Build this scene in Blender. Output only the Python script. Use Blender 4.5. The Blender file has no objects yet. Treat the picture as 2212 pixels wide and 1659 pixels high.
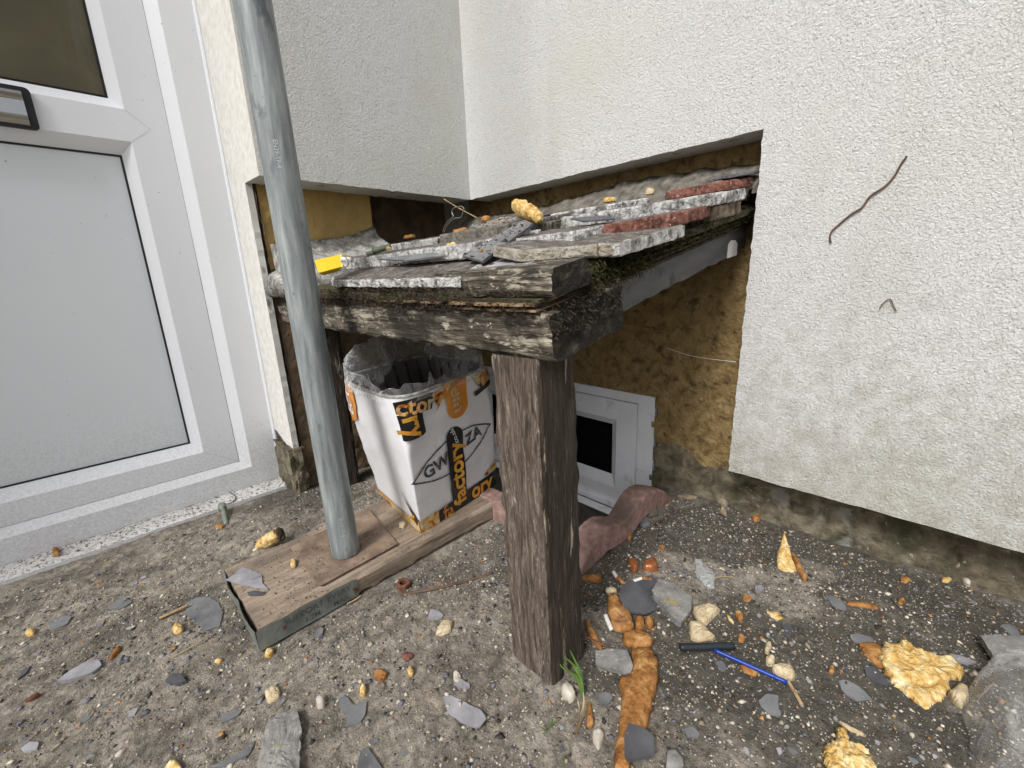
import bpy, bmesh, math, random
import numpy as np
from mathutils import Vector, Matrix, noise
random.seed(7); rng = np.random.default_rng(7)
sc = bpy.context.scene
COL = sc.collection
# ------------------------------------------------------------------ camera
H = 0.525
F = 925.33
YAW, PIT, ROL = 0.80663134, -0.2477642, -0.03995739
_cy,_sy,_cp,_sp = math.cos(YAW),math.sin(YAW),math.cos(PIT),math.sin(PIT)
_f = Vector((_cy*_cp,_sy*_cp,_sp)); _r = Vector((_sy,-_cy,0)); _u = _r.cross(_f)
_c,_s = math.cos(ROL),math.sin(ROL)
CR = _c*_r+_s*_u; CU = -_s*_r+_c*_u; CB = -_f
cam = bpy.data.cameras.new('camera'); cam.sensor_width = 36; cam.lens = 36*F/2212
cam.clip_start = 0.01; cam.clip_end = 200
co = bpy.data.objects.new('camera', cam); COL.objects.link(co)
co.matrix_world = Matrix(((CR.x,CU.x,CB.x,0),(CR.y,CU.y,CB.y,0),(CR.z,CU.z,CB.z,H),(0,0,0,1)))
sc.camera = co
# ------------------------------------------------------------------ world, sun, exposure
SUN_EL, SUN_AZ = math.radians(46), math.radians(194)     # azimuth of the sun measured from +X
w = bpy.data.worlds.new('World'); sc.world = w; w.use_nodes = True
nt = w.node_tree; bg = nt.nodes['Background']
sk = nt.nodes.new('ShaderNodeTexSky'); sk.sky_type = 'NISHITA'; sk.sun_disc = False
sk.sun_elevation = SUN_EL; sk.sun_rotation = math.pi/2 - SUN_AZ
sk.air_density = 1.0; sk.dust_density = 4.0; sk.ozone_density = 1.0
hsv = nt.nodes.new('ShaderNodeHueSaturation'); hsv.inputs['Saturation'].default_value = 0.45   # overcast: nearly white sky
nt.links.new(sk.outputs[0], hsv.inputs['Color']); nt.links.new(hsv.outputs[0], bg.inputs[0])
bg.inputs[1].default_value = 0.10
sl = bpy.data.lights.new('sun','SUN'); sl.energy = 1.9; sl.angle = math.radians(14); sl.color = (1,0.995,0.985)
so = bpy.data.objects.new('sun', sl); COL.objects.link(so)
sd = Vector((math.cos(SUN_EL)*math.cos(SUN_AZ), math.cos(SUN_EL)*math.sin(SUN_AZ), math.sin(SUN_EL)))
so.rotation_euler = sd.to_track_quat('Z','Y').to_euler(); so.location = (-2,-1,4)
sc.view_settings.view_transform = 'Standard'; sc.view_settings.look = 'None'
sc.view_settings.gamma = 1; sc.view_settings.use_curve_mapping = False
sc.view_settings.exposure = 0.55
# ------------------------------------------------------------------ measuring helpers (survey of the real place)
def ray(x, y):
    return CR*((x-1106)/F) + CU*(-(y-829.5)/F) - CB
def G(x, y, z=0.0):
    d = ray(x,y); t = (z-H)/d.z; return Vector((d.x*t, d.y*t, z))
def PX(x, y, X):
    d = ray(x,y); t = X/d.x; return Vector((X, d.y*t, H+d.z*t))
def PY(x, y, Y):
    d = ray(x,y); t = Y/d.y; return Vector((d.x*t, Y, H+d.z*t))
def q4(pts, z=0.0): return [G(1106+.5*a, 829.5+.5*b, z) for a,b in pts]
def q3(pts, z=0.0): return [G(.5*a, 829.5+.5*b, z) for a,b in pts]
# ------------------------------------------------------------------ materials
MATS = {}
def ramp(nt, stops):
    r = nt.nodes.new('ShaderNodeValToRGB'); e = r.color_ramp.elements
    while len(e) > 1: e.remove(e[0])
    e[0].position = stops[0][0]; e[0].color = (*stops[0][1],1)
    for p,c in stops[1:]:
        k = e.new(p); k.color = (*c,1)
    return r
def g3(v): return (v,v,v)
def mat(name, stops, scale=20, stretch=(1,1,1), detail=6, dist=0.0, rough=0.85, metal=0.0, spec=0.3,
        bumps=(), overlays=(), alpha=1.0, nrough=0.6):
    """overlays: (scale, lo, hi, colour, stretch, strength, kind); bumps: (scale, strength, distance, stretch, kind)"""
    m = bpy.data.materials.new(name); m.use_nodes = True; nt = m.node_tree; N = nt.nodes; L = nt.links
    b = N['Principled BSDF']; tc = N.new('ShaderNodeTexCoord')
    oi = N.new('ShaderNodeObjectInfo')
    off = N.new('ShaderNodeVectorMath'); off.operation = 'SCALE'; off.inputs['Scale'].default_value = 7.3
    cmb = N.new('ShaderNodeCombineXYZ')
    for i in range(3): L.new(oi.outputs['Random'], cmb.inputs[i])
    L.new(cmb.outputs[0], off.inputs[0])
    base = N.new('ShaderNodeVectorMath'); base.operation = 'ADD'
    L.new(tc.outputs['Object'], base.inputs[0]); L.new(off.outputs[0], base.inputs[1])
    def tex(sc_, st, kind='noise', det=detail, ds=dist):
        mp = N.new('ShaderNodeMapping'); mp.inputs['Scale'].default_value = st
        L.new(base.outputs[0], mp.inputs[0])
        if kind == 'noise':
            t = N.new('ShaderNodeTexNoise'); t.inputs['Scale'].default_value = sc_; t.inputs['Detail'].default_value = det
            t.inputs['Roughness'].default_value = nrough; t.inputs['Distortion'].default_value = ds; out = t.outputs[0]
        elif kind == 'cell':
            t = N.new('ShaderNodeTexVoronoi'); t.inputs['Scale'].default_value = sc_; out = t.outputs['Distance']
        elif kind == 'crack':
            t = N.new('ShaderNodeTexVoronoi'); t.feature = 'DISTANCE_TO_EDGE'; t.inputs['Scale'].default_value = sc_
            n2 = N.new('ShaderNodeTexNoise'); n2.inputs['Scale'].default_value = sc_*3; n2.inputs['Detail'].default_value = 4
            L.new(mp.outputs[0], n2.inputs[0])
            mx = N.new('ShaderNodeMix'); mx.data_type = 'VECTOR'; mx.inputs[0].default_value = 0.12/ max(sc_*0.2,1)
            L.new(mp.outputs[0], mx.inputs[4]); L.new(n2.outputs['Color'], mx.inputs[5]); L.new(mx.outputs[1], t.inputs[0])
            return t.outputs['Distance']
        L.new(mp.outputs[0], t.inputs[0]); return out
    r = ramp(nt, stops); L.new(tex(scale, stretch), r.inputs[0]); colr = r.outputs[0]
    for o in overlays:
        osc, lo, hi, oc = o[:4]; st = o[4] if len(o)>4 else (1,1,1); stg = o[5] if len(o)>5 else 1.0; kd = o[6] if len(o)>6 else 'noise'
        mr = N.new('ShaderNodeMapRange'); mr.inputs['From Min'].default_value = lo; mr.inputs['From Max'].default_value = hi
        mr.inputs['To Max'].default_value = stg
        L.new(tex(osc, st, kd, 4, 0.3), mr.inputs[0])
        mx = N.new('ShaderNodeMix'); mx.data_type = 'RGBA'
        L.new(mr.outputs[0], mx.inputs[0]); L.new(colr, mx.inputs[6]); mx.inputs[7].default_value = (*oc,1); colr = mx.outputs[2]
    L.new(colr, b.inputs['Base Color'])
    b.inputs['Roughness'].default_value = rough; b.inputs['Metallic'].default_value = metal
    b.inputs['Specular IOR Level'].default_value = spec; b.inputs['Alpha'].default_value = alpha
    prev = None
    for bb in bumps:
        bs, stg, dd = bb[:3]; st = bb[3] if len(bb)>3 else (1,1,1); kd = bb[4] if len(bb)>4 else 'noise'
        bp = N.new('ShaderNodeBump'); bp.inputs['Strength'].default_value = stg; bp.inputs['Distance'].default_value = dd
        L.new(tex(bs, st, kd, 4, 0.6), bp.inputs['Height'])
        if prev: L.new(prev, bp.inputs['Normal'])
        prev = bp.outputs[0]
    if prev: L.new(prev, b.inputs['Normal'])
    MATS[name] = m; return m
render_m = mat('white_textured_render', [(0.28,(.30,.295,.28)),(.40,(.58,.58,.57)),(.75,(.73,.73,.725))], scale=310, dist=1.5, detail=2, rough=.95, spec=.1,
    bumps=[(310,1,.0034),(120,.5,.002),(9,.4,.006)],
    overlays=[(3,.5,.72,(.60,.59,.53),(1,1,1),.5),(620,.655,.70,(.09,.08,.06),(1,1,1),.75),(22,.74,.82,(.2,.18,.14),(1,1,1),.5),(2.2,.52,.70,(.55,.56,.46),(1,1,1),.4),(5,.56,.72,(.45,.44,.39),(1,1,.35),.35)])
def grime_band(m, z0, z1, col, stg, sc_=38):
    # splash grime that thickens towards the lower edge of the coat
    N=m.node_tree.nodes; L=m.node_tree.links; b=N['Principled BSDF']; src=b.inputs['Base Color'].links[0].from_socket
    g=N.new('ShaderNodeNewGeometry'); sp=N.new('ShaderNodeSeparateXYZ'); L.new(g.outputs['Position'],sp.inputs[0])
    a=N.new('ShaderNodeMapRange'); a.inputs['From Min'].default_value=z1; a.inputs['From Max'].default_value=z0; a.inputs['To Max'].default_value=.36; L.new(sp.outputs['Z'],a.inputs[0])
    n=N.new('ShaderNodeTexNoise'); n.inputs['Scale'].default_value=sc_; n.inputs['Detail'].default_value=8; n.inputs['Roughness'].default_value=.8; L.new(g.outputs['Position'],n.inputs[0])
    ad=N.new('ShaderNodeMath'); ad.operation='ADD'; L.new(a.outputs[0],ad.inputs[0]); L.new(n.outputs[0],ad.inputs[1])
    r=N.new('ShaderNodeMapRange'); r.inputs['From Min'].default_value=.62; r.inputs['From Max'].default_value=.95; r.inputs['To Max'].default_value=stg; L.new(ad.outputs[0],r.inputs[0])
    x=N.new('ShaderNodeMix'); x.data_type='RGBA'; x.inputs[7].default_value=(*col,1); L.new(r.outputs[0],x.inputs[0]); L.new(src,x.inputs[6]); L.new(x.outputs[2],b.inputs['Base Color'])
grime_band(render_m,.10,.62,(.30,.285,.22),.75)
reveal_m = mat('smooth_reveal_render', [(0.3,(.58,.56,.51)),(.7,(.74,.725,.69))], scale=60, rough=.95, spec=.1, bumps=[(200,.4,.0015)],
    overlays=[(300,.66,.74,(.35,.3,.22)),(9,.62,.75,(.45,.42,.34),(1,1,1),.6)])
soffit_m = mat('grey_adhesive', [(0.3,(.50,.50,.46)),(.7,(.60,.60,.56))], scale=14, rough=.9, bumps=[(80,.3,.002)], overlays=[(30,.6,.75,(.08,.08,.06))])
mustard_m = mat('mustard_masonry_paint', [(0.25,(.07,.048,.022)),(.45,(.235,.160,.065)),(.7,(.34,.25,.12))], scale=40, rough=.9, dist=.5,
    bumps=[(75,1.0,.007),(55,.5,.003,(1,1,1),'cell'),(260,.6,.002)], overlays=[(45,.56,.70,(.05,.035,.02),(1,1,1),.85),(5,.55,.7,(.13,.10,.06),(1,1,1),.8),(160,.68,.74,(.5,.45,.35))])
mustard2_m = mat('smooth_mustard_paint', [(0.3,(.30,.20,.07)),(.7,(.44,.31,.12))], scale=9, rough=.85,
    bumps=[(120,.3,.001)], overlays=[(140,.68,.74,(.1,.07,.03)),(7,.6,.75,(.2,.14,.07),(1,1,1),.7)])
plinth_m = mat('dirty_plinth', [(0.28,(.03,.027,.019)),(.45,(.11,.092,.062)),(.6,(.19,.165,.115)),(.75,(.30,.27,.20))], scale=36, rough=.95, dist=.4,
    bumps=[(60,.8,.005),(240,.8,.003)], overlays=[(10,.52,.64,(.04,.045,.022),(1,1,1),.8),(14,.60,.68,(.30,.30,.27),(1,1,1),.6),(90,.64,.72,(.35,.33,.28)),(20,.62,.75,(.20,.22,.17),(1,1,1),.6)])
brown_m = mat('old_brown_wall', [(0.25,(.08,.06,.04)),(.5,(.19,.14,.09)),(.75,(.27,.20,.13))], scale=22, rough=.95, dist=.4,
    bumps=[(40,.9,.006),(200,.4,.002)], overlays=[(16,.55,.7,(.36,.22,.09),(1,1,1),.6),(9,.58,.7,(.05,.045,.035),(1,1,1),.8)])
ground_m = mat('gritty_concrete', [(0.28,(.08,.068,.054)),(.43,(.20,.175,.143)),(.57,(.35,.31,.255)),(.8,(.50,.45,.385))], scale=52, rough=.95, detail=9, nrough=.72,
    bumps=[(130,1,.006),(460,.8,.002)],
    overlays=[(4.5,.50,.62,(.075,.068,.055),(1,1,1),.7),(7,.55,.66,(.33,.285,.225),(1,1,1),.6),(3.4,.016,.004,(.05,.045,.038),(1,1,1),.35,'crack'),(330,.62,.68,(.40,.36,.30),(1,1,1),.8),(500,.66,.70,(.03,.03,.028),(1,1,1),.8),(55,.62,.7,(.035,.033,.028),(1,1,1),.8)])
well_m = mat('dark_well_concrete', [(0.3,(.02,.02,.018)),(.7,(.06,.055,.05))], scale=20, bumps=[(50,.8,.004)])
wood_m = mat('weathered_black_timber', [(0.30,(.014,.011,.008)),(.46,(.040,.031,.023)),(.60,(.060,.045,.033)),(.70,(.15,.12,.09)),(.82,(.30,.25,.19))], scale=15, stretch=(1,13,13), rough=.9, detail=8, nrough=.7, dist=.6,
    bumps=[(13,1,.007,(1,13,13)),(200,.8,.002,(.3,1,1))], overlays=[(90,.60,.66,(.46,.40,.31),(.10,1,1),.8),(7,.52,.66,(.02,.017,.013),(1,2,2),.7),(300,.7,.76,(.5,.45,.38),(.4,1,1),.7)])
beamw_m = mat('grey_weathered_timber', [(0.30,(.018,.015,.011)),(.45,(.07,.06,.046)),(.55,(.15,.13,.10)),(.66,(.34,.30,.235)),(.8,(.46,.41,.33))], scale=12, stretch=(1,11,11), rough=.9, detail=8, nrough=.72, dist=.5,
    bumps=[(12,1,.006,(1,11,11)),(240,.8,.002,(.3,1,1))], overlays=[(38,.56,.62,(.52,.47,.37),(.30,1,1),.85),(110,.60,.65,(.60,.55,.45),(.5,1,1),.8),(9,.50,.60,(.022,.019,.014),(1,1,1),.85),(40,.66,.70,(.01,.009,.007),(.08,2,2),.9)])
mossw_m = mat('mossy_rotten_timber', [(0.28,(.02,.018,.012)),(.5,(.075,.065,.04)),(.75,(.17,.14,.09))], scale=20, stretch=(1,6,6), rough=.95,
    bumps=[(30,1,.005,(1,5,5)),(200,.7,.002)], overlays=[(22,.52,.62,(.055,.065,.012),(1,1,1),.8),(60,.62,.7,(.02,.016,.01)),(150,.68,.73,(.4,.36,.28))])
pale_ply_m = mat('split_ply_edge', [(0.3,(.10,.06,.03)),(.5,(.34,.22,.12)),(.75,(.50,.38,.24))], scale=12, stretch=(1,10,10), bumps=[(30,.8,.002,(1,8,8))], overlays=[(30,.5,.6,(.05,.035,.025))])
endshade_m = mat('blackened_end_grain', [(0.3,(.008,.007,.006)),(.55,(.028,.024,.019)),(.75,(.09,.075,.055))], scale=60, rough=1, bumps=[(90,1,.008)])  # near-black colour puts the shade on the timber ends into the material
litface_m = mat('bleached_post_face', [(0.30,(.022,.016,.012)),(.44,(.075,.056,.044)),(.54,(.16,.125,.10)),(.64,(.30,.25,.205)),(.78,(.46,.40,.33))], scale=16, stretch=(1,9,9), rough=.9, detail=9, nrough=.78, dist=1.2,
    bumps=[(14,1,.006,(1,11,11)),(220,.9,.002,(.5,1,1))], overlays=[(45,.62,.69,(.50,.43,.34),(.3,1,1),.8),(16,.66,.70,(.012,.01,.008),(.12,2,2),.9)])  # paler grain paints the light from the left onto this post face
darkbeam_m = mat('dark_grey_painted_timber', [(0.3,(.055,.055,.055)),(.7,(.10,.10,.097))], scale=10, stretch=(1,6,6), rough=.6, bumps=[(30,.4,.001,(1,8,8))], overlays=[(20,.62,.72,(.03,.028,.022)),(200,.72,.76,(.3,.3,.3))])
slab_m = mat('pale_mortar_crusted_slab', [(0.29,(.07,.065,.055)),(.41,(.30,.29,.275)),(.52,(.55,.545,.53)),(.68,(.70,.695,.68))], scale=75, rough=.95, detail=8, bumps=[(120,1,.007),(400,.8,.003)],
    overlays=[(34,.55,.64,(.13,.12,.10),(1,1,1),.8),(240,.64,.7,(.08,.07,.06),(1,1,1),.8)])
slabtop_m = mat('dirty_slab_top', [(0.3,(.045,.036,.03)),(.5,(.11,.095,.085)),(.75,(.26,.24,.225))], scale=60, rough=.95, detail=8, bumps=[(150,1,.003)], overlays=[(260,.62,.68,(.5,.48,.45)),(70,.6,.68,(.16,.09,.07))])
red_m = mat('red_clay_tile', [(0.3,(.05,.024,.018)),(.5,(.165,.065,.046)),(.75,(.30,.155,.12))], scale=70, rough=.9, bumps=[(140,.8,.002)], overlays=[(260,.64,.7,(.6,.5,.45)),(18,.56,.68,(.05,.04,.03),(1,1,1),.8)])
edgy_m = mat('pale_broken_edge', [(0.3,(.16,.14,.11)),(.5,(.34,.31,.25)),(.75,(.48,.45,.39))], scale=60, rough=.95, bumps=[(140,1,.006)], overlays=[(40,.6,.7,(.22,.13,.08),(1,1,1),.7)])
dirtytile_m = mat('brown_clay_tile', [(0.3,(.10,.07,.05)),(.7,(.30,.24,.18))], scale=50, rough=.9, bumps=[(140,.8,.002)], overlays=[(18,.5,.66,(.05,.04,.03))])
terra_m = mat('terracotta_edging', [(0.3,(.20,.115,.098)),(.6,(.36,.23,.20)),(.8,(.48,.37,.33))], scale=70, rough=.9, bumps=[(120,.6,.0015)], overlays=[(8,.5,.68,(.10,.08,.065),(1,1,1),.8),(300,.68,.74,(.03,.02,.02)),(14,.64,.74,(.45,.40,.37),(1,1,1),.6)])
mortar_m = mat('grey_mortar', [(0.3,(.055,.05,.042)),(.5,(.14,.128,.108)),(.75,(.27,.25,.22))], scale=45, rough=.95, bumps=[(70,.9,.005),(250,.5,.0015)], overlays=[(140,.62,.7,(.08,.07,.05)),(10,.56,.68,(.12,.10,.07),(1,1,1),.7)])
mortarw_m = mat('pale_mortar', [(0.3,(.09,.085,.075)),(.48,(.24,.23,.21)),(.7,(.52,.51,.48))], scale=50, rough=.95, bumps=[(90,1,.004)], overlays=[(160,.6,.68,(.06,.05,.04))])
slate_m = mat('blue_grey_slate', [(0.3,(.085,.087,.092)),(.7,(.22,.222,.228))], scale=18, rough=.7, bumps=[(60,.5,.0012)], overlays=[(200,.66,.72,(.35,.33,.30)),(12,.6,.75,(.24,.21,.20),(1,1,1),.6)])
darkslate_m = mat('dark_slate', [(0.3,(.045,.045,.050)),(.7,(.115,.115,.125))], scale=18, rough=.7, bumps=[(60,.5,.0012)], overlays=[(220,.68,.73,(.3,.28,.25))])
paleslate_m = mat('pale_purple_slate', [(0.3,(.19,.185,.20)),(.7,(.38,.37,.39))], scale=25, rough=.75, bumps=[(70,.6,.0012)], overlays=[(30,.6,.7,(.16,.15,.17)),(220,.66,.72,(.5,.47,.45))])
greyst_m = mat('grey_lichened_stone', [(0.3,(.12,.115,.11)),(.7,(.30,.29,.27))], scale=40, rough=.9, bumps=[(100,.8,.002)], overlays=[(28,.62,.70,(.42,.30,.06),(1,1,1),.8),(200,.62,.7,(.5,.48,.45))])
pebble_m = mat('cream_stone', [(0.3,(.38,.34,.28)),(.7,(.62,.58,.50))], scale=60, rough=.9, bumps=[(160,.8,.002)], overlays=[(90,.62,.7,(.15,.12,.10))])
foamy_m = mat('yellow_foam', [(0.3,(.34,.19,.05)),(.46,(.58,.37,.12)),(.57,(.68,.53,.26)),(.68,(.76,.68,.46))], scale=65, rough=.8, dist=1.2, spec=.2, bumps=[(90,.9,.006),(260,.7,.002)], overlays=[(200,.68,.74,(.25,.12,.04))])
foamo_m = mat('orange_foam', [(0.3,(.13,.055,.016)),(.5,(.33,.15,.045)),(.72,(.50,.31,.13))], scale=60, rough=.8, dist=.9, spec=.2, bumps=[(70,.8,.005),(240,.7,.002)], overlays=[(90,.64,.7,(.10,.04,.015),(1,1,1),.8),(12,.6,.72,(.28,.16,.10),(1,1,1),.6)])
foamp_m = mat('pale_foam', [(0.3,(.42,.31,.17)),(.7,(.68,.58,.40))], scale=50, rough=.85, spec=.2, bumps=[(100,1,.007)], overlays=[(90,.66,.74,(.25,.18,.1))])
amber_m = mat('glossy_amber_resin', [(0.3,(.16,.045,.015)),(.7,(.36,.14,.05))], scale=60, rough=.18, spec=.6, bumps=[(100,.4,.003)])
pvc_m = mat('white_pvc', [(0.3,(.74,.76,.79)),(.7,(.78,.80,.83))], scale=3, rough=.38, spec=.45, overlays=[(160,.71,.74,(.2,.17,.13),(1,1,1),.7),(26,.75,.79,(.3,.28,.24),(1,1,1),.4)])
grime_band(pvc_m,.0,.26,(.22,.19,.15),.5,190)
panel_m = mat('grey_white_door_panel', [(0.3,(.66,.70,.73)),(.7,(.70,.74,.77))], scale=2, rough=.45, spec=.4, bumps=[(700,.15,.0003)], overlays=[(150,.70,.73,(.12,.1,.07),(1,1,1),.8)])
grime_band(panel_m,.05,.34,(.22,.19,.15),.4,210)
wpvc_m = mat('weathered_window_pvc', [(0.3,(.68,.71,.75)),(.7,(.78,.81,.84))], scale=12, rough=.5, overlays=[(200,.68,.73,(.15,.14,.12)),(14,.6,.72,(.34,.32,.26),(1,1,1),.6)])
sill_m = mat('dirt_strewn_sill', [(0.3,(.55,.54,.52)),(.7,(.68,.67,.65))], scale=10, rough=.6, overlays=[(120,.55,.62,(.12,.10,.075),(1,1,1),.85),(330,.58,.64,(.07,.06,.05))])
gasket_m = mat('black_rubber', [(0,(.012,.012,.014)),(1,(.02,.02,.022))], rough=.5)
glass_m = mat('olive_obscured_glass', [(0.3,(.07,.062,.036)),(.55,(.10,.088,.052)),(.75,(.15,.135,.09))], scale=3.2, stretch=(1,1,1), dist=1.2, rough=.32, spec=.25, overlays=[(5,.55,.75,(.16,.15,.11),(4,1,.5),.5)])  # olive colour stands in for the surroundings reflected in the pane
blackglass_m = mat('dark_window_glass', [(0,(.003,.003,.004)),(1,(.008,.008,.01))], rough=.12, spec=.2, overlays=[(200,.72,.76,(.12,.12,.12))])
chrome_m = mat('brushed_aluminium', [(0,(.50,.49,.46)),(1,(.6,.59,.56))], rough=.22, metal=1)
galv_m = mat('galvanised_steel', [(0.30,(.13,.15,.155)),(.46,(.215,.24,.245)),(.56,(.27,.295,.295)),(.70,(.38,.41,.40))], scale=110, stretch=(1,1,.10), rough=.58, metal=.15, spec=.4, detail=8,
    bumps=[(120,.25,.0006,(1,1,.2))], overlays=[(14,.66,.72,(.07,.08,.09),(1,1,.5),.6),(60,.60,.70,(.46,.50,.46),(1,1,.12),.45),(30,.62,.70,(.07,.08,.09),(1,1,.5),.7),(220,.66,.70,(.10,.11,.11),(1,1,.6),.6),(8,.58,.72,(.33,.38,.34),(1,1,.2),.3)])
emboss_m = mat('bright_embossed_metal', [(0,(.42,.46,.46)),(1,(.5,.54,.54))], rough=.5, metal=.3)
band_m = mat('galvanised_band', [(0.3,(.13,.145,.13)),(.7,(.25,.27,.25))], scale=30, rough=.55, metal=.3, bumps=[(60,.4,.001)], overlays=[(50,.62,.7,(.12,.08,.05))])
stamp_m = mat('stamped_band_lettering', [(0,(.07,.075,.07)),(1,(.09,.095,.09))], rough=.6)
rust_m = mat('rusty_steel', [(0.3,(.10,.068,.047)),(.5,(.20,.145,.105)),(.75,(.34,.26,.19))], scale=25, rough=.85, metal=.1, bumps=[(150,.6,.001)], overlays=[(14,.56,.68,(.27,.19,.14),(1,1,1),.7),(180,.63,.69,(.09,.06,.05)),(20,.62,.7,(.34,.15,.06),(1,1,1),.5)])
rustd_m = mat('dark_rust', [(0.3,(.09,.035,.02)),(.7,(.22,.10,.06))], scale=90, rough=.8, metal=.2, bumps=[(200,.6,.001)])
board_m = mat('sawn_scaffold_board', [(0.28,(.12,.09,.065)),(.5,(.27,.21,.155)),(.75,(.42,.34,.26))], scale=7, stretch=(1,11,11), rough=.85, detail=7, dist=.4,
    bumps=[(10,.6,.0018,(1,12,12)),(250,.3,.0006)], overlays=[(300,.64,.70,(.05,.04,.04),(1,1,1),.85),(11,.50,.66,(.13,.105,.085),(1,1,1),.75),(60,.66,.72,(.17,.15,.15))])
moss_m = mat('moss', [(0.3,(.018,.018,.006)),(.7,(.07,.062,.018))], scale=30, rough=1)
debris_m = mat('rotten_dirt', [(0.3,(.018,.014,.010)),(.7,(.07,.05,.035))], scale=60, rough=1, bumps=[(150,1,.003)])
binw_m = mat('white_woven_plastic', [(0.3,(.70,.70,.72)),(.7,(.80,.80,.81))], scale=8, rough=.42, spec=.5,
    bumps=[(420,.35,.0006,(1,1,1),'cell'),(25,.5,.004)], overlays=[(40,.68,.78,(.45,.42,.38),(1,1,1),.5)])
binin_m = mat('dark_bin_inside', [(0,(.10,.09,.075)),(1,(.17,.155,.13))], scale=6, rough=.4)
tapeb_m = mat('black_tape', [(0,(.012,.012,.012)),(1,(.02,.02,.02))], rough=.3, spec=.5, bumps=[(60,.3,.002)])
gold_m = mat('gold_lettering', [(0.35,(.62,.36,.05)),(.65,(.72,.30,.05))], scale=30, rough=.35)
orange_m = mat('orange_tape', [(0.3,(.62,.20,.02)),(.7,(.72,.32,.04))], scale=20, rough=.35, spec=.5, bumps=[(50,.3,.002)])
otape_m = mat('crumpled_patterned_tape', [(0.36,(.02,.018,.015)),(.44,(.55,.17,.03)),(.52,(.66,.48,.10)),(.58,(.5,.46,.40)),(.66,(.60,.25,.05))], scale=26, rough=.3, spec=.5, dist=1.2, detail=2, bumps=[(60,.6,.003)])
ink_m = mat('black_print', [(0,(.03,.03,.03)),(1,(.05,.05,.05))], rough=.6, overlays=[(260,.55,.6,(.5,.5,.5),(1,1,1),.5)])
whitep_m = mat('white_print', [(0,(.75,.75,.75)),(1,(.8,.8,.8))], rough=.5)
yellow_m = mat('yellow_plastic', [(0,(.68,.48,.015)),(1,(.74,.54,.03))], scale=20, rough=.45, spec=.4, overlays=[(90,.70,.78,(.25,.18,.06))])
blue_m = mat('blue_plastic', [(0,(.006,.03,.22)),(1,(.01,.045,.30))], scale=30, rough=.3)
blackp_m = mat('black_plastic', [(0,(.012,.015,.018)),(1,(.025,.03,.035))], rough=.4)
twig_m = mat('brown_twig', [(0.3,(.07,.04,.025)),(.7,(.18,.11,.07))], scale=60, rough=.9)
twigp_m = mat('pale_stick', [(0.3,(.26,.17,.09)),(.7,(.48,.35,.20))], scale=60, rough=.9)
grass_m = mat('green_grass', [(0.3,(.05,.11,.02)),(.7,(.12,.20,.04))], scale=20, rough=.6)
straw_m = mat('dry_grass', [(0.3,(.32,.24,.12)),(.7,(.45,.36,.20))], scale=20, rough=.8)
leaf_m = mat('dry_leaf', [(0.3,(.16,.12,.08)),(.7,(.34,.28,.20))], scale=40, rough=.8, bumps=[(80,.5,.002)])
wire_m = mat('steel_wire', [(0,(.20,.19,.165)),(1,(.30,.29,.25))], rough=.45, metal=.7)
pin_m = mat('zinc_pin', [(0.3,(.16,.19,.14)),(.7,(.30,.33,.27))], scale=30, rough=.5, metal=.4)
paper_m = mat('white_paper', [(0.3,(.62,.60,.56)),(.7,(.72,.71,.68))], scale=50, rough=.7)
def clearmat(name, density, col, bs, edge=.55):
    m = bpy.data.materials.new(name); m.use_nodes = True; nt = m.node_tree; N = nt.nodes; L = nt.links
    b = N['Principled BSDF']; b.inputs['Base Color'].default_value = (*col,1); b.inputs['Roughness'].default_value = .16
    b.inputs['Specular IOR Level'].default_value = .9
    tc = N.new('ShaderNodeTexCoord'); n = N.new('ShaderNodeTexNoise'); n.inputs['Scale'].default_value = bs; n.inputs['Detail'].default_value = 3; n.inputs['Distortion'].default_value = 1.5
    L.new(tc.outputs['Object'], n.inputs[0])
    bp = N.new('ShaderNodeBump'); bp.inputs['Strength'].default_value = .9; bp.inputs['Distance'].default_value = .012
    L.new(n.outputs[0], bp.inputs['Height']); L.new(bp.outputs[0], b.inputs['Normal'])
    lw = N.new('ShaderNodeLayerWeight'); lw.inputs[0].default_value = .4
    L.new(bp.outputs[0], lw.inputs['Normal'])
    mr = N.new('ShaderNodeMapRange'); mr.inputs['To Min'].default_value = density; mr.inputs['To Max'].default_value = min(1, density+edge); mr.inputs['From Min'].default_value=.25
    L.new(lw.outputs['Facing'], mr.inputs[0]); L.new(mr.outputs[0], b.inputs['Alpha'])
    MATS[name] = m; return m
bag_m = clearmat('clear_bag_plastic', .08, (.85,.85,.86), 26)
bag2_m = clearmat('clear_sheet_plastic', .11, (.88,.87,.85), 30, .46)
scrap_m = clearmat('cloudy_plastic_scrap', .5, (.6,.62,.62), 60)
# ------------------------------------------------------------------ object helpers
def tag(o, label=None, cat=None, group=None, kind=None):
    if label: o['label'] = label
    if cat: o['category'] = cat
    if group: o['group'] = group
    if kind: o['kind'] = kind
    return o
def link_mesh(name, me, mats, parent=None):
    o = bpy.data.objects.new(name, me); COL.objects.link(o)
    for m in (mats if isinstance(mats,(list,tuple)) else [mats]): me.materials.append(m)
    if parent: o.parent = parent
    return o
def empty(name, loc, label, cat, group=None, rot=None):
    o = bpy.data.objects.new(name, None); COL.objects.link(o); o.location = loc; o.empty_display_size = .02
    if rot: o.rotation_euler = rot
    return tag(o, label, cat, group)
def mesh(name, vs, fs, mats, parent=None, smooth=False, mi=None):
    me = bpy.data.meshes.new(name); me.from_pydata([tuple(v) for v in vs], [], fs); me.update()
    if smooth: me.polygons.foreach_set('use_smooth', [True]*len(me.polygons))
    o = link_mesh(name, me, mats, parent)
    if mi is not None: me.polygons.foreach_set('material_index', mi)
    return o
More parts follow.
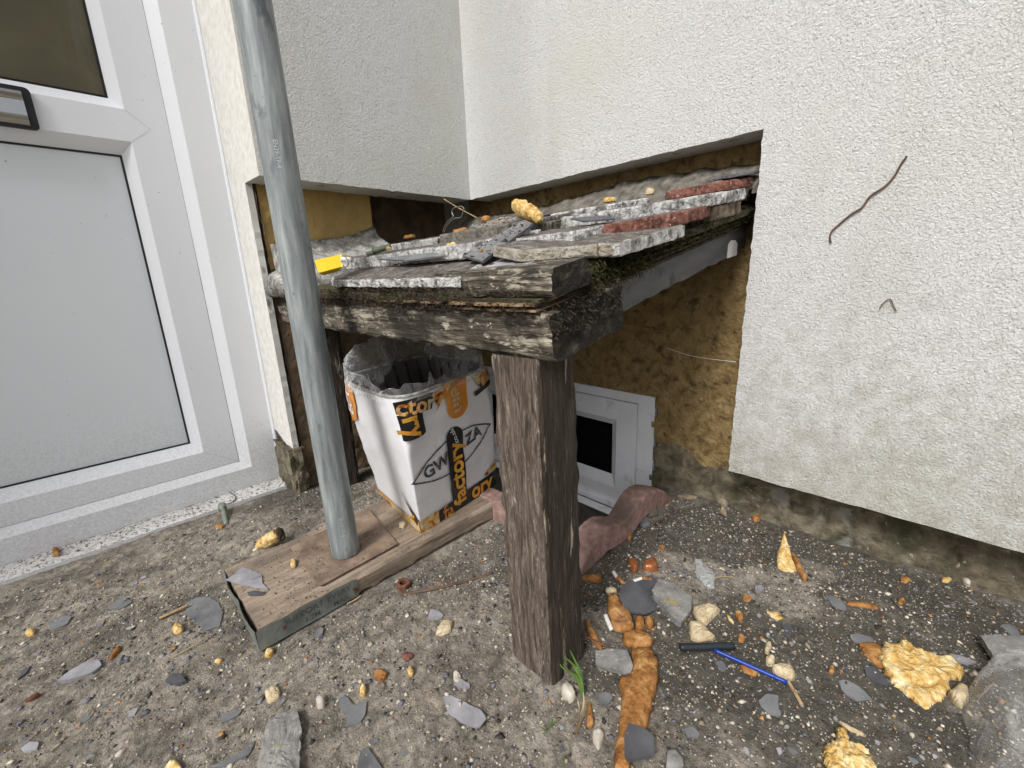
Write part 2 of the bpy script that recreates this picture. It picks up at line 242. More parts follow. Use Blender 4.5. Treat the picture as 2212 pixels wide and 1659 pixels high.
def center(o, base=None):
    """put the origin of a world-coordinate mesh at its base"""
    me = o.data; n = len(me.vertices); a = np.empty(n*3); me.vertices.foreach_get('co', a); a = a.reshape(-1,3)
    c = np.array([a[:,0].mean(), a[:,1].mean(), a[:,2].min()]) if base is None else np.array(base)
    me.vertices.foreach_set('co', (a-c).ravel()); me.update(); o.location = o.location + Vector(c); return o
class MB:
    def __init__(s): s.v=[]; s.f=[]; s.m=[]
    def add(s, vs, fs, m=0):
        b=len(s.v); s.v += [tuple(v) for v in vs]; s.f += [[i+b for i in f] for f in fs]; s.m += [m]*len(fs)
    def box(s, x0,x1,y0,y1,z0,z1,m=0):
        s.add([(x,y,z) for z in (z0,z1) for y in (y0,y1) for x in (x0,x1)],
              [(0,2,3,1),(4,5,7,6),(0,1,5,4),(2,6,7,3),(0,4,6,2),(1,3,7,5)], m)
    def build(s, name, mats, parent=None, smooth=False): return mesh(name, s.v, s.f, mats, parent, smooth, s.m)
def tube(pts, rad, seg=8, close=True):
    pts=[Vector(p) for p in pts]; vs=[]; fs=[]; n=len(pts); rad = rad if isinstance(rad,(list,tuple)) else [rad]*n
    t0=(pts[1]-pts[0]).normalized(); a=t0.orthogonal().normalized()
    for i,p in enumerate(pts):
        t=((pts[min(i+1,n-1)]-pts[max(i-1,0)])).normalized(); a=(a-t*a.dot(t)).normalized(); b=t.cross(a)
        for k in range(seg):
            w=2*math.pi*k/seg; vs.append(p+(a*math.cos(w)+b*math.sin(w))*rad[i])
    for i in range(n-1):
        for k in range(seg):
            k2=(k+1)%seg; fs.append((i*seg+k,i*seg+k2,(i+1)*seg+k2,(i+1)*seg+k))
    if close: fs += [tuple(range(seg-1,-1,-1)), tuple((n-1)*seg+k for k in range(seg))]
    return vs,fs
def spline(pts, n=8):
    pts=[Vector(p) for p in pts]; out=[]; P=[pts[0]]+pts+[pts[-1]]
    for i in range(1,len(P)-2):
        for k in range(n):
            t=k/n; a,b,c,d=P[i-1],P[i],P[i+1],P[i+2]
            out.append(.5*((2*b)+(c-a)*t+(2*a-5*b+4*c-d)*t*t+(3*b-a-3*c+d)*t**3))
    out.append(pts[-1]); return out
def fn(v, s, seed=0): return noise.noise(Vector(v)*s+Vector((seed*3.1,seed*1.7,seed*.9)))
def timber(name, p0, p1, wy, wz, m, parent=None, step=.007, amp=.0012, up=(0,0,1), wear=.003, seed=0, ends=0.0, endm=None, sidem=None):
    """rough timber from p0 to p1, grain along local X"""
    p0=Vector(p0); p1=Vector(p1); L=(p1-p0).length; x=(p1-p0).normalized(); up=Vector(up); y=up.cross(x).normalized(); z=x.cross(y)
    nx=max(6,int(L/step)); ny=max(4,int(wy/step)); nz=max(4,int(wz/step))
    loop=[(-.5+i/ny,-.5) for i in range(ny)]+[(.5,-.5+i/nz) for i in range(nz)]+[(.5-i/ny,.5) for i in range(ny)]+[(-.5,.5-i/nz) for i in range(nz)]
    n=len(loop); vs=[]; fs=[]
    for i in range(nx+1):
        X=L*i/nx
        for (a,b) in loop:
            e=abs(a)>.499 and abs(b)>.499; q=Vector((X,a*wy,b*wz))
            d=fn((X*.25,a*wy,b*wz),90,seed)*amp+fn((X*.1,a*wy,b*wz),300,seed)*amp*.7+fn(q,35,seed)*amp*.8
            rx=1-(wear*(1.2+1.6*fn((X,a,b),40,seed)) if e else 0)/max(wy,.001)*2
            rz=1-(wear*(1.2+1.6*fn((X,a,b),40,seed)) if e else 0)/max(wz,.001)*2
            nrm=Vector((0,a if abs(a)>.499 else 0,b if abs(b)>.499 else 0)); 
            if nrm.length>0: nrm.normalize()
            xo=0
            if ends and (i==0 or i==nx): xo=fn((a,b,i),6,seed)*ends
            vs.append((X+xo,a*wy*rx+nrm.y*d,b*wz*rz+nrm.z*d))
    for i in range(nx):
        for k in range(n):
            k2=(k+1)%n; fs.append((i*n+k,(i+1)*n+k,(i+1)*n+k2,i*n+k2))
    for base,rev in ((0,False),(nx*n,True)):
        c=len(vs); vs.append((0 if not rev else L,0,0)); 
        # inner ring so end face has some relief
        r0=[base+k for k in range(n)]
        r1=[]
        for k in range(n):
            v=Vector(vs[base+k]); q=Vector((v.x,v.y*.6,v.z*.6)); q.x+=fn(q,90,seed)*amp*2; r1.append(len(vs)); vs.append(q)
        for k in range(n):
            k2=(k+1)%n
            if rev: fs += [(r0[k],r1[k],r1[k2],r0[k2]),(r1[k],c,r1[k2])]
            else: fs += [(r0[k],r0[k2],r1[k2],r1[k]),(r1[k2],c,r1[k])]
    ml=[m]+([endm] if endm else []); mi=[0]*(nx*n)+[1 if endm else 0]*(len(fs)-nx*n)
    if sidem:
        ml.append(sidem[1]); a0,a1={'b-':(0,ny),'a+':(ny,ny+nz),'b+':(ny+nz,2*ny+nz),'a-':(2*ny+nz,n)}[sidem[0]]
        for i in range(nx):
            for k in range(a0,a1): mi[i*n+k]=len(ml)-1
    o=mesh(name,vs,fs,ml,None,False,mi)
    M=Matrix(((x.x,y.x,z.x,p0.x),(x.y,y.y,z.y,p0.y),(x.z,y.z,z.z,p0.z),(0,0,0,1)))
    if parent:
        o.parent=parent; o.matrix_local = parent.matrix_basis.inverted() @ M
    else: o.matrix_world=M
    return o
def resample(pts, n, jit=0.0, seed=0):
    P=[np.array(p,float) for p in pts]; seg=[np.linalg.norm(P[(i+1)%len(P)]-P[i]) for i in range(len(P))]; T=sum(seg); out=[]
    for k in range(n):
        t=T*k/n; i=0
        while t>seg[i]: t-=seg[i]; i+=1
        out.append(P[i]+(P[(i+1)%len(P)]-P[i])*(t/seg[i]))
    out=np.array(out)
    if jit:
        c=out.mean(0)
        for k in range(n):
            d=out[k]-c; L=np.linalg.norm(d)+1e-9; out[k]+=d/L*jit*(noise.noise(Vector((k*.9,seed,0)))+.7*noise.noise(Vector((k*.35,seed+5,0))))
    return out
def piece(name, pts, h, m, dome=0.0, n=None, jit=None, rn=0.0, seed=0, tilt=(0,0), lift=0.0, parent=None, sub=None, smooth=True, under=False, rot=None, nscale=60):
    """flat or domed fragment from an outline on a plane; h thickness, dome extra centre height"""
    P=np.array([[p[0],p[1]] for p in pts]); z0=np.mean([p[2] for p in pts]); c=P.mean(0)
    size=max(np.ptp(P[:,0]),np.ptp(P[:,1]))
    n=n or int(min(110,max(12,size/.0022))); jit=size*.02 if jit is None else jit
    R=resample(P-c,n,jit,seed); K=sub or (7 if (dome>0 or rn>0) else 3)
    cov=np.cov(R.T); w,V=np.linalg.eigh(cov); ax=V[:,1]; hl=math.sqrt(max(w[1],1e-12))*1.15*max(0,1-math.sqrt(w[0]/w[1])); 
    vs=[];fs=[]
    # bottom
    for k in range(n): vs.append((R[k][0]*.96,R[k][1]*.96,0))
    def axis(p):
        t=float(np.clip(p@ax,-hl,hl)); return ax*t
    rings=[0]
    for j in range(K):
        f=j/K; base=len(vs); rings.append(base)
        for k in range(n):
            a=axis(R[k]); q=a+(R[k]-a)*(1-f)
            hh=(h if (dome==0 or j>0) else h*.35)+dome*math.sqrt(max(0,1-(1-f)**2))
            if rn: 
                hh*=1+rn*.6*noise.noise(Vector((q[0]*nscale,q[1]*nscale,seed*2.3)))
                hh+=rn*.35*(h+dome)*noise.noise(Vector((q[0]*nscale*3,q[1]*nscale*3,seed)))
            vs.append((q[0],q[1],max(hh,.0004)))
    # close along axis
    base=len(vs); rings.append(base)
    for k in range(n):
        a=axis(R[k])*.98; hh=h+dome
        if rn: hh*=1+rn*.6*noise.noise(Vector((a[0]*nscale,a[1]*nscale,seed*2.3)))
        vs.append((a[0],a[1],max(hh,.0004)))
    for r in range(len(rings)-1):
        a,b=rings[r],rings[r+1]
        for k in range(n):
            k2=(k+1)%n; fs.append((a+k,a+k2,b+k2,b+k))
    fs.append(tuple(range(n-1,-1,-1)))
    o=mesh(name,vs,fs,m,parent,smooth=False)
    if smooth and (dome>0): o.data.polygons.foreach_set('use_smooth',[True]*len(o.data.polygons))
    o.location=(c[0],c[1],z0+lift)
    if rot is not None: o.rotation_euler=rot
    else: o.rotation_euler=(tilt[0],tilt[1],0)
    return o
# ------------------------------------------------------------------ ground
def vn(x, y, s, seed=0):
    x=x*s+seed*17.3; y=y*s+seed*9.1; xi=np.floor(x).astype(np.int64); yi=np.floor(y).astype(np.int64); fx=x-xi; fy=y-yi
    fx=fx*fx*(3-2*fx); fy=fy*fy*(3-2*fy)
    def h(a,b):
        n=(a*374761393+b*668265263+seed*144665)&0x7fffffff; n=((n^(n>>13))*1274126177)&0x7fffffff; return ((n^(n>>16))&0xffff)/65535.
    return (h(xi,yi)*(1-fx)+h(xi+1,yi)*fx)*(1-fy)+(h(xi,yi+1)*(1-fx)+h(xi+1,yi+1)*fx)*fy*1.0-0.5
WX0,WX1,WY0,WY1 = .572,.965,.432,1.13          # the light well
def gz(x, y):
    x=np.asarray(x,float); y=np.asarray(y,float)
    z=vn(x,y,3,1)*.006+vn(x,y,9,2)*.005+vn(x,y,30,3)*.0035+vn(x,y,90,4)*.0028+vn(x,y,210,5)*.0018
    # broken slab steps
    s=vn(x+.05*vn(x,y,12,8),y+.05*vn(x,y,12,9),2.6,7); z+=np.clip((s-.02)*60,0,1)*.006
    # dirt banked up round the post and along the wall
    z+=.004*np.exp(-((x-.37)**2+(y-.33)**2)/.006)
    z+=.010*np.clip((x-.80)/.12,0,1)**2
    flat=np.clip(1-np.maximum(np.abs(x-.3)-.27,0)/.03,0,1)*np.clip(1-np.maximum(np.abs(y-.75)-.12,0)/.03,0,1)
    z=z*(1-.8*flat)-.003*flat
    return z
def ax(lo, hi, step, far0, far1):
    d=list(np.arange(lo,hi+1e-9,step)); a=[]; x=lo; s=step
    while x>far0: s*=1.5; x-=s; a.append(x)
    b=[]; x=d[-1]; s=step
    while x<far1: s*=1.5; x+=s; b.append(x)
    return np.array(sorted(a)+d+b)
gx=ax(-.45,.93,.0038,-60,60); gy=ax(-.30,1.20,.0038,-60,60)
XX,YY=np.meshgrid(gx,gy,indexing='ij'); ZZ=gz(XX,YY)
far=np.clip((np.maximum(np.abs(XX-.25)-.7,0)+np.maximum(np.abs(YY-.45)-.8,0))/1.0,0,1); ZZ*=1-far
nxg,nyg=len(gx),len(gy); idx=np.arange(nxg*nyg).reshape(nxg,nyg)
cxm=(gx[:-1]+gx[1:])/2; cym=(gy[:-1]+gy[1:])/2
keep=~((cxm[:,None]>WX0)&(cxm[:,None]<WX1)&(cym[None,:]>WY0)&(cym[None,:]<WY1))
q=np.stack([idx[:-1,:-1],idx[1:,:-1],idx[1:,1:],idx[:-1,1:]],-1)[keep]
MOSS=np.clip(np.clip((XX-.24)/.26,0,1)*np.clip((.66-YY)/.2,0,1)*.9+.2*(vn(XX,YY,8,95)+.3)+.55*np.exp(-((XX-.37)**2+(YY-.33)**2)/.02)+.5*np.clip((XX-.80)/.08,0,1)-np.clip((vn(XX,YY,7,91)+.5*vn(XX,YY,16,92)-.10)*5,0,.8)+.35*vn(XX,YY,25,93)+.3*vn(XX,YY,60,94)+.25*np.clip((YY-.95)/.2,0,1)*np.clip((XX-.1)/.2,0,1),0,1)
gr=mesh('ground', np.stack([XX,YY,ZZ],-1).reshape(-1,3), q.tolist(), ground_m); tag(gr,kind='structure')
at_=gr.data.attributes.new('moss','FLOAT','POINT'); at_.data.foreach_set('value',MOSS.reshape(-1).astype(np.float32))
N_=ground_m.node_tree.nodes; L_n=ground_m.node_tree.links; bs_=N_['Principled BSDF']; src_=bs_.inputs['Base Color'].links[0].from_socket
an_=N_.new('ShaderNodeAttribute'); an_.attribute_name='moss'; tc_=N_.new('ShaderNodeTexCoord')
nz_=N_.new('ShaderNodeTexNoise'); nz_.inputs['Scale'].default_value=95; nz_.inputs['Detail'].default_value=5; nz_.inputs['Roughness'].default_value=.8; L_n.new(tc_.outputs['Object'],nz_.inputs[0])
ad_=N_.new('ShaderNodeMath'); ad_.operation='ADD'; L_n.new(an_.outputs['Fac'],ad_.inputs[0]); L_n.new(nz_.outputs[0],ad_.inputs[1])
mr_=N_.new('ShaderNodeMapRange'); mr_.inputs['From Min'].default_value=.55; mr_.inputs['From Max'].default_value=1.55; mr_.inputs['To Max'].default_value=.9; L_n.new(ad_.outputs[0],mr_.inputs[0])
mx_=N_.new('ShaderNodeMix'); mx_.data_type='RGBA'; mx_.inputs[7].default_value=(.066,.060,.047,1); L_n.new(mr_.outputs[0],mx_.inputs[0]); L_n.new(src_,mx_.inputs[6]); L_n.new(mx_.outputs[2],bs_.inputs['Base Color'])
def Z(x,y): return float(gz(x,y))
# light well (part of the ground)
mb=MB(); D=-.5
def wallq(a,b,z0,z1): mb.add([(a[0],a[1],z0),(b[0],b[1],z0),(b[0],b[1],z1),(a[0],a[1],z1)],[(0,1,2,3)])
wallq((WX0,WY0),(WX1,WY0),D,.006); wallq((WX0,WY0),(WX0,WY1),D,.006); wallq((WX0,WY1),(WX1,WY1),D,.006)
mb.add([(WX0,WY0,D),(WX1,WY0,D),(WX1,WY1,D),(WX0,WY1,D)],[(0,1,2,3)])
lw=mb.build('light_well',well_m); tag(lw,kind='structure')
# ------------------------------------------------------------------ walls
def grid_wall(name, axis, c, a0,a1, z0,z1, m, step, amp, seed, holes=(), sgn=-1, label=None, matfn=None):
    """wall face perpendicular to axis ('x' or 'y') at c"""
    na=int((a1-a0)/step); nz=int((z1-z0)/step); A=np.linspace(a0,a1,na+1); Zs=np.linspace(z0,z1,nz+1)
    AA,Zz=np.meshgrid(A,Zs,indexing='ij'); d=vn(AA,Zz,14,seed)*amp*1.2+vn(AA,Zz,45,seed+1)*amp+vn(AA,Zz,110,seed+2)*amp*.6
    C=c+sgn*d
    V=np.stack([C,AA,Zz],-1) if axis=='x' else np.stack([AA,C,Zz],-1)
    ix=np.arange((na+1)*(nz+1)).reshape(na+1,nz+1); am=(A[:-1]+A[1:])/2; zm=(Zs[:-1]+Zs[1:])/2
    k=np.ones((na,nz),bool); Am,Zm=np.meshgrid(am,zm,indexing='ij')
    for h in holes: k&=~h(Am,Zm)
    qq=np.stack([ix[:-1,:-1],ix[1:,:-1],ix[1:,1:],ix[:-1,1:]],-1)[k]
    mi=None; ms=m
    if matfn is not None: mi=matfn(Am,Zm)[k].astype(int).tolist()
    return mesh(name,V.reshape(-1,3),qq.tolist(),ms,None,False,mi)
def jag(a,b,n,j,seed):
    """jagged line a->b in 2D"""
    out=[]
    for i in range(n+1):
        t=i/n; o=0 if i in (0,n) else j*(noise.noise(Vector((i*.7,seed,0)))+.6*noise.noise(Vector((i*.21,seed,3))))
        dx,dy=b[0]-a[0],b[1]-a[1]; L=math.hypot(dx,dy)
        out.append((a[0]+dx*t-dy/L*o,a[1]+dy*t+dx/L*o))
    return out
def slab_poly(name, outline, to3, d0, d1, mats, parent=None):
    n=len(outline); vs=[to3(p,d0) for p in outline]+[to3(p,d1) for p in outline]
    fs=[tuple(range(n)),tuple(range(2*n-1,n-1,-1))]+[(i,n+i,n+(i+1)%n,(i+1)%n) for i in range(n)]
    return mesh(name,vs,fs,mats,parent,False,[0,1]+[1]*n)
CT=.742
# right wall: render coat with the cut-out, over the old mustard wall
ol=jag((1.03,CT),(.266,CT),60,.0022,1)+jag((.266,CT),(.272,.13),60,.003,2)[1:]+jag((.272,.13),(-.7,.128),70,.0022,3)[1:]+[(-4,.128),(-4,3.2),(1.03,3.2)]
rw=empty('house_wall',(.92,.3,0),'white textured render wall on the right, cut away round the timber canopy above dirty brown plinth','wall')
def child(o,p):
    o.parent=p; o.matrix_parent_inverse=Matrix.Identity(4); o.location=o.location-p.location; return o
child(slab_poly('render_coat',ol,lambda p,d:(d,p[0],p[1]),.85,.919,[render_m,soffit_m]),rw)
winhole=lambda a,z:(a>.470+.006*np.sin(z*90)+.006*vn(z,a*0,60,3))&(z<.229+.004*vn(a,z*0,60,4))&(a<1.2)&(z>-.135)
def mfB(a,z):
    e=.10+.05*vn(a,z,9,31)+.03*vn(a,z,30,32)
    return np.where(z<-.128,2,np.where(z<np.where(a>.27,e,.5),1,0))  # near-black below the window: shade of the well put into the wall colour
ow=grid_wall('old_masonry','x',.925,-1.6,1.13,-.5,.80,[mustard_m,plinth_m,well_m],.007,.0028,20,[winhole],-1,matfn=mfB); child(ow,rw)
mb=MB(); mb.box(.935,1.05,-4,.46,-.6,3.2); mb.box(.935,1.05,.46,1.30,.24,3.2); mb.box(.965,1.05,.46,1.30,-.6,.24); child(mb.build('core',soffit_m),rw)
# left wall: render over the old wall, door reveal at its left end
lwall=empty('house_wall',(.32,1.12,0),'shaded pale render wall left of the inner corner, over a mustard painted wall behind the galvanised pole','wall')
ol=jag((.303,CT),(.85,CT),46,.0022,5)+[(.85,3.2),(.303,3.2)]
child(slab_poly('render_coat',ol,lambda p,d:(p[0],d,p[1]),1.03,1.119,[render_m,soffit_m]),lwall)
ol=[(1.031,3.2)]+jag((1.031,CT),(1.122,CT),10,.001,6)+jag((1.122,CT),(1.112,.107),50,.0018,7)[1:]+jag((1.112,.107),(1.215,.150),8,.002,8)[1:]+[(1.25,.16),(1.25,3.2)]
child(slab_poly('reveal_coat',ol,lambda p,d:(d+(1.25-p[0])*.045,p[0],p[1]),.2905,.304,[reveal_m,soffit_m]),lwall)
def mfA(a,z): return np.where(z>.56,1,np.where(vn(a,z,6,51)+(a-.42)*2.2>.05,2,0))
oa=grid_wall('old_masonry','y',1.125,.318,.585,-.02,.80,[brown_m,mustard2_m,brown_m],.007,.004,40,[],-1,matfn=mfA); child(oa,lwall)
orv=grid_wall('old_reveal','x',.316,1.12,1.27,-.02,.80,[brown_m],.007,.005,44,[],-1); child(orv,lwall)
mb=MB(); mb.box(.325,.583,1.13,1.27,-.02,.80); mb.box(.583,.93,1.27,1.35,-.5,3.2); mb.box(.321,.92,1.12,1.27,.80,3.2); child(mb.build('core',brown_m),lwall)
# the plinth foot of the left wall pier
mb=MB(); o=timber('pier_foot',(.3,1.168,-.02),(.302,1.168,.125),.140,.036,brown_m,None,.008,.005,up=(1,0,0),wear=.007,seed=9)
o.data.materials[0]=plinth_m; child(o,lwall)
# left of the door and around it: house continues
mb=MB(); mb.box(-4,-.78,1.03,1.25,0,3.2); mb.box(-.78,.29,1.13,1.3,2.1,3.2); hw=mb.build('house_wall',[render_m]); tag(hw,'pale render wall beyond the left side of the white door','wall')
# ------------------------------------------------------------------ door
door=empty('front_door',(-.25,1.25,0),'white plastic front door with olive obscured glass over a grey lower panel','door')
def rectring(mb, r0, y0, r1, y1):
    """bevel between two rectangles r=(x0,x1,z0,z1)"""
    def c(r,y): return [(r[0],y,r[2]),(r[1],y,r[2]),(r[1],y,r[3]),(r[0],y,r[3])]
    mb.add(c(r0,y0)+c(r1,y1),[(0,1,5,4),(1,2,6,5),(2,3,7,6),(3,0,4,7)])
XL=-.72
YF,YS,YP=1.230,1.247,1.267
fr=MB()
o_=(XL,.285,.014,2.10); a_=(XL+.06,.2235,.0665,2.03); b_=(XL+.082,.2010,.0835,2.01)
rectring(fr,o_,YF,a_,YF); rectring(fr,a_,YF,b_,YS+.001); rectring(fr,(XL,.285,.014,2.10),1.29,o_,YF)
child(fr.build('frame',pvc_m),door)
sa=MB()
s0=(b_[0]+.001,b_[1]-.001,b_[2]+.001,b_[3]-.001)
g0=(XL+.15,.132,.884,1.94); g1=(XL+.17,.1125,.905,1.92)     # glazed opening
p0=(XL+.15,.132,.132,.824); p1=(XL+.17,.1125,.156,.800)     # lower panel opening
y=YS
# sash face around the two openings
def quad(mb,x0,x1,z0,z1,y): mb.add([(x0,y,z0),(x1,y,z0),(x1,y,z1),(x0,y,z1)],[(0,1,2,3)])
quad(sa,s0[0],s0[1],s0[2],p0[2],y); quad(sa,s0[0],p0[0],p0[2],g0[3],y); quad(sa,p0[1],s0[1],p0[2],g0[3],y); quad(sa,p0[0],p0[1],p0[3],g0[2],y); quad(sa,s0[0],s0[1],g0[3],s0[3],y)
rectring(sa,g0,y,g1,YP); rectring(sa,p0,y,p1,YP)
leaf=child(sa.build('door_leaf',pvc_m),door)
gk=MB()
for r in (g1,p1): rectring(gk,r,YP,(r[0]+.0035,r[1]-.0035,r[2]+.0035,r[3]-.0035),YP-.0015); rectring(gk,(r[0]+.0035,r[1]-.0035,r[2]+.0035,r[3]-.0035),YP-.0015,(r[0]+.0045,r[1]-.0045,r[2]+.0045,r[3]-.0045),YP+.004)
child(gk.build('gasket',gasket_m),door)
mb=MB(); mb.box(g1[0],g1[1],YP+.002,YP+.02,g1[2],g1[3]); child(mb.build('glass_pane',glass_m),door)
mb=MB(); mb.box(p1[0],p1[1],YP+.001,YP+.02,p1[2],p1[3]); child(mb.build('lower_panel',panel_m),door)
# mitre seams: thin grooves as geometry
mb=MB()
for (x0,z0,x1,z1) in ((.132,.884,.168,.853),(.168,.853,.132,.824),(.132,.132,.201,.0835),(.2235,.0665,.285,.014)):
    dx,dz=x1-x0,z1-z0; L=math.hypot(dx,dz); nx_,nz_=-dz/L*.0004,dx/L*.0004
    yy=YS-.0006 if x0<.2 else YF-.0006
    mb.add([(x0-nx_,yy,z0-nz_),(x1-nx_,yy,z1-nz_),(x1+nx_,yy,z1+nz_),(x0+nx_,yy,z0+nz_)],[(0,1,2,3)])
child(mb.build('weld_seam',soffit_m),door)
# cover bead between frame and reveal
v,f=tube([(.290,1.230,.018),(.290,1.230,2.1)],.0055,10); mb=MB(); mb.add(v,f); child(mb.build('cover_bead',pvc_m,smooth=False),door)
# letterbox
def rrect(x0,x1,z0,z1,r,n=6):
    out=[]
    for cx,cz,a0 in ((x1-r,z1-r,0),(x0+r,z1-r,90),(x0+r,z0+r,180),(x1-r,z0+r,270)):
        for k in range(n+1):
            a=math.radians(a0+90*k/n); out.append((cx+r*math.cos(a),cz+r*math.sin(a)))
    return out
lb=slab_poly('letterbox',rrect(-.30,.0015,.820,.889,.008),lambda p,d:(p[0],d,p[1]),1.2385,1.2469,[gasket_m,gasket_m]); child(lb,door)
prof=[(0,.0),(.003,.003),(.007,.005),(.010,.002),(.013,.0045),(.016,.0015),(.040,.0015),(.043,.005),(.047,.002),(.050,.006),(.0545,.003),(.057,0)]
mb=MB(); vs=[]
for X in (-.294,-.010): vs+= [(X,1.2385-y_,.826+z_) for z_,y_ in prof]
n=len(prof); mb.add(vs,[(i,i+1,n+i+1,n+i) for i in range(n-1)]+[tuple(range(n,2*n))]); fl=mb.build('letter_flap',chrome_m,None); fl.parent=lb; 
# sill
sl_=slab_poly('threshold',[(-.78,1.152),(.292,1.163),(.292,1.29),(-.78,1.29)],lambda p,d:(p[0],p[1],d),.0135,.001,[sill_m,pvc_m]); child(sl_,door)
# ------------------------------------------------------------------ basement window
win=empty('basement_window',(.93,.8,-.12),'small white plastic basement window set low in the mustard wall behind the timber post','window')
def ringx(mb,r0,x0,r1,x1):
    def c(r,x): return [(x,r[0],r[2]),(x,r[1],r[2]),(x,r[1],r[3]),(x,r[0],r[3])]
    mb.add(c(r0,x0)+c(r1,x1),[(0,4,5,1),(1,5,6,2),(2,6,7,3),(3,7,4,0)])
X0=.928
w0=(.474,1.20,-.135,.2285); w1=(.518,1.16,-.112,.205); w2=(.5185,1.1595,-.1115,.2045)
mb=MB(); ringx(mb,w0,X0,w1,X0); ringx(mb,w0,.96,w0,X0); child(mb.build('window_frame',wpvc_m),win)
mb=MB(); ringx(mb,w1,X0,w2,X0+.006); child(mb.build('window_seal',gasket_m),win)
w3=(.5215,1.156,-.108,.202); w4=(.578,1.10,-.045,.150); w5=(.597,1.08,-.014,.131)
mb=MB(); ringx(mb,w2,X0+.006,w3,X0-.002); ringx(mb,w3,X0-.002,w4,X0-.002); ringx(mb,w4,X0-.002,w5,X0+.010); child(mb.build('window_sash',wpvc_m),win)
mb=MB(); mb.box(X0+.010,X0+.02,w5[0],w5[1],w5[2],w5[3]); child(mb.build('window_pane',blackglass_m),win)
mb=MB(); mb.box(X0-.012,X0-.003,.53,1.15,-.098,-.088); child(mb.build('drip_bead',wpvc_m),win)
# ------------------------------------------------------------------ scalloped terracotta edging
def edging(name, fx, fz, bx, bz, y0, y1, swap=False):
    n=90; vs=[]; fs=[]; m=0
    for i in range(n+1):
        t=i/n; xf=fx[0]+(fx[-1]-fx[0])*t; xb=bx[0]+(bx[-1]-bx[0])*t; zf=float(np.interp(xf,fx,fz)); zb=float(np.interp(xb,bx,bz))
        sec=[(0,-.05),(0,-.02),(-.0,-.006),(.03,-.0015),(.08,0),(.3,.0008),(.5,.001),(.7,.0008),(.92,0),(.97,-.0015),(1,-.006),(1,-.09)]; m=len(sec)
        for (u,dz) in sec:
            x=xf+(xb-xf)*u; z=zf+(zb-zf)*u+dz; yy=y0+(y1-y0)*u; e=.0007*noise.noise(Vector((x*60,yy*60,z*60)))+.0006*noise.noise(Vector((x*200,yy*200,z*200)))
            vs.append((yy+e,x,z+e) if swap else (x,yy+e,z+e))
    for i in range(n):
        for k in range(m-1): fs.append((i*m+k,(i+1)*m+k,(i+1)*m+k+1,i*m+k+1))
    fs.append(tuple(range(m))); fs.append(tuple(n*m+k for k in range(m-1,-1,-1)))
    o=mesh(name,vs,fs,terra_m,None,False); return center(o)
def smo(x,z,n=40):
    X=np.linspace(x[0],x[-1],n); Zv=np.interp(X,x,z)
    for _ in range(3): Zv[1:-1]=(Zv[:-2]+2*Zv[1:-1]+Zv[2:])/4
    return X,Zv
fx,fz=smo([.515,.534,.561,.590,.615,.640,.660,.690,.715,.742,.777,.81,.845,.875],[.0,.022,.043,.058,.062,.058,.045,.046,.058,.070,.071,.062,.042,.015])
bx,bz=smo([.535,.560,.587,.605,.625,.655,.685,.700,.715,.735,.765,.80,.85,.90],[.02,.040,.056,.061,.060,.048,.030,.038,.053,.066,.071,.062,.037,.005])
e1=edging('edging_tile',fx,fz,bx,bz,.396,.445)
tag(e1,'wavy pinkish terracotta edging tile curving along the light well in front of the window','edging tile')
fx,fz=smo([.46,.50,.56,.62,.66,.72,.78],[.03,.035,.022,.03,.045,.04,.01])
e2=edging('edging_tile',fx,fz,fx,fz,.553,.598,True)
tag(e2,'chipped terracotta edging tile between the board end and the foot of the post','edging tile')
# ------------------------------------------------------------------ timber canopy in the corner
AL=math.atan(.195); CA,SA=math.cos(AL),math.sin(AL); O0=Vector((.325,0,.441))
def K(u,v,w): return Vector((O0.x+u*CA-w*SA, v, O0.z+u*SA+w*CA))
UPK=Vector((-SA,0,CA))
cano=empty('timber_canopy',(.365,.33,0),'rotting timber canopy frame with corner post, covering the light well under broken slabs','canopy')
timber('post',(.3675,.3305,-.03),(.3615,.3395,.438),.070,.074,wood_m,cano,.006,.0013,up=(0,1,0),wear=.0016,seed=3,sidem=('a-',litface_m))
timber('front_beam',K(.066,1.12,.0180),K(.066,.276,.0195),.131,.050,beamw_m,cano,.006,.0018,up=UPK,wear=.004,seed=5,ends=.003,endm=endshade_m)
timber('side_beam',K(.152,.315,.026),K(.600,.315,.028),.034,.052,darkbeam_m,cano,.010,.0005,up=UPK,wear=.0015,seed=6)
timber('back_beam',K(.36,1.09,.022),K(.36,.34,.022),.05,.044,wood_m,cano,.012,.001,up=UPK,seed=8)
timber('rear_post',(.40,1.065,-.03),(.40,1.065,.44),.055,.05,wood_m,cano,.010,.0014,up=(0,1,0),wear=.004,seed=13)
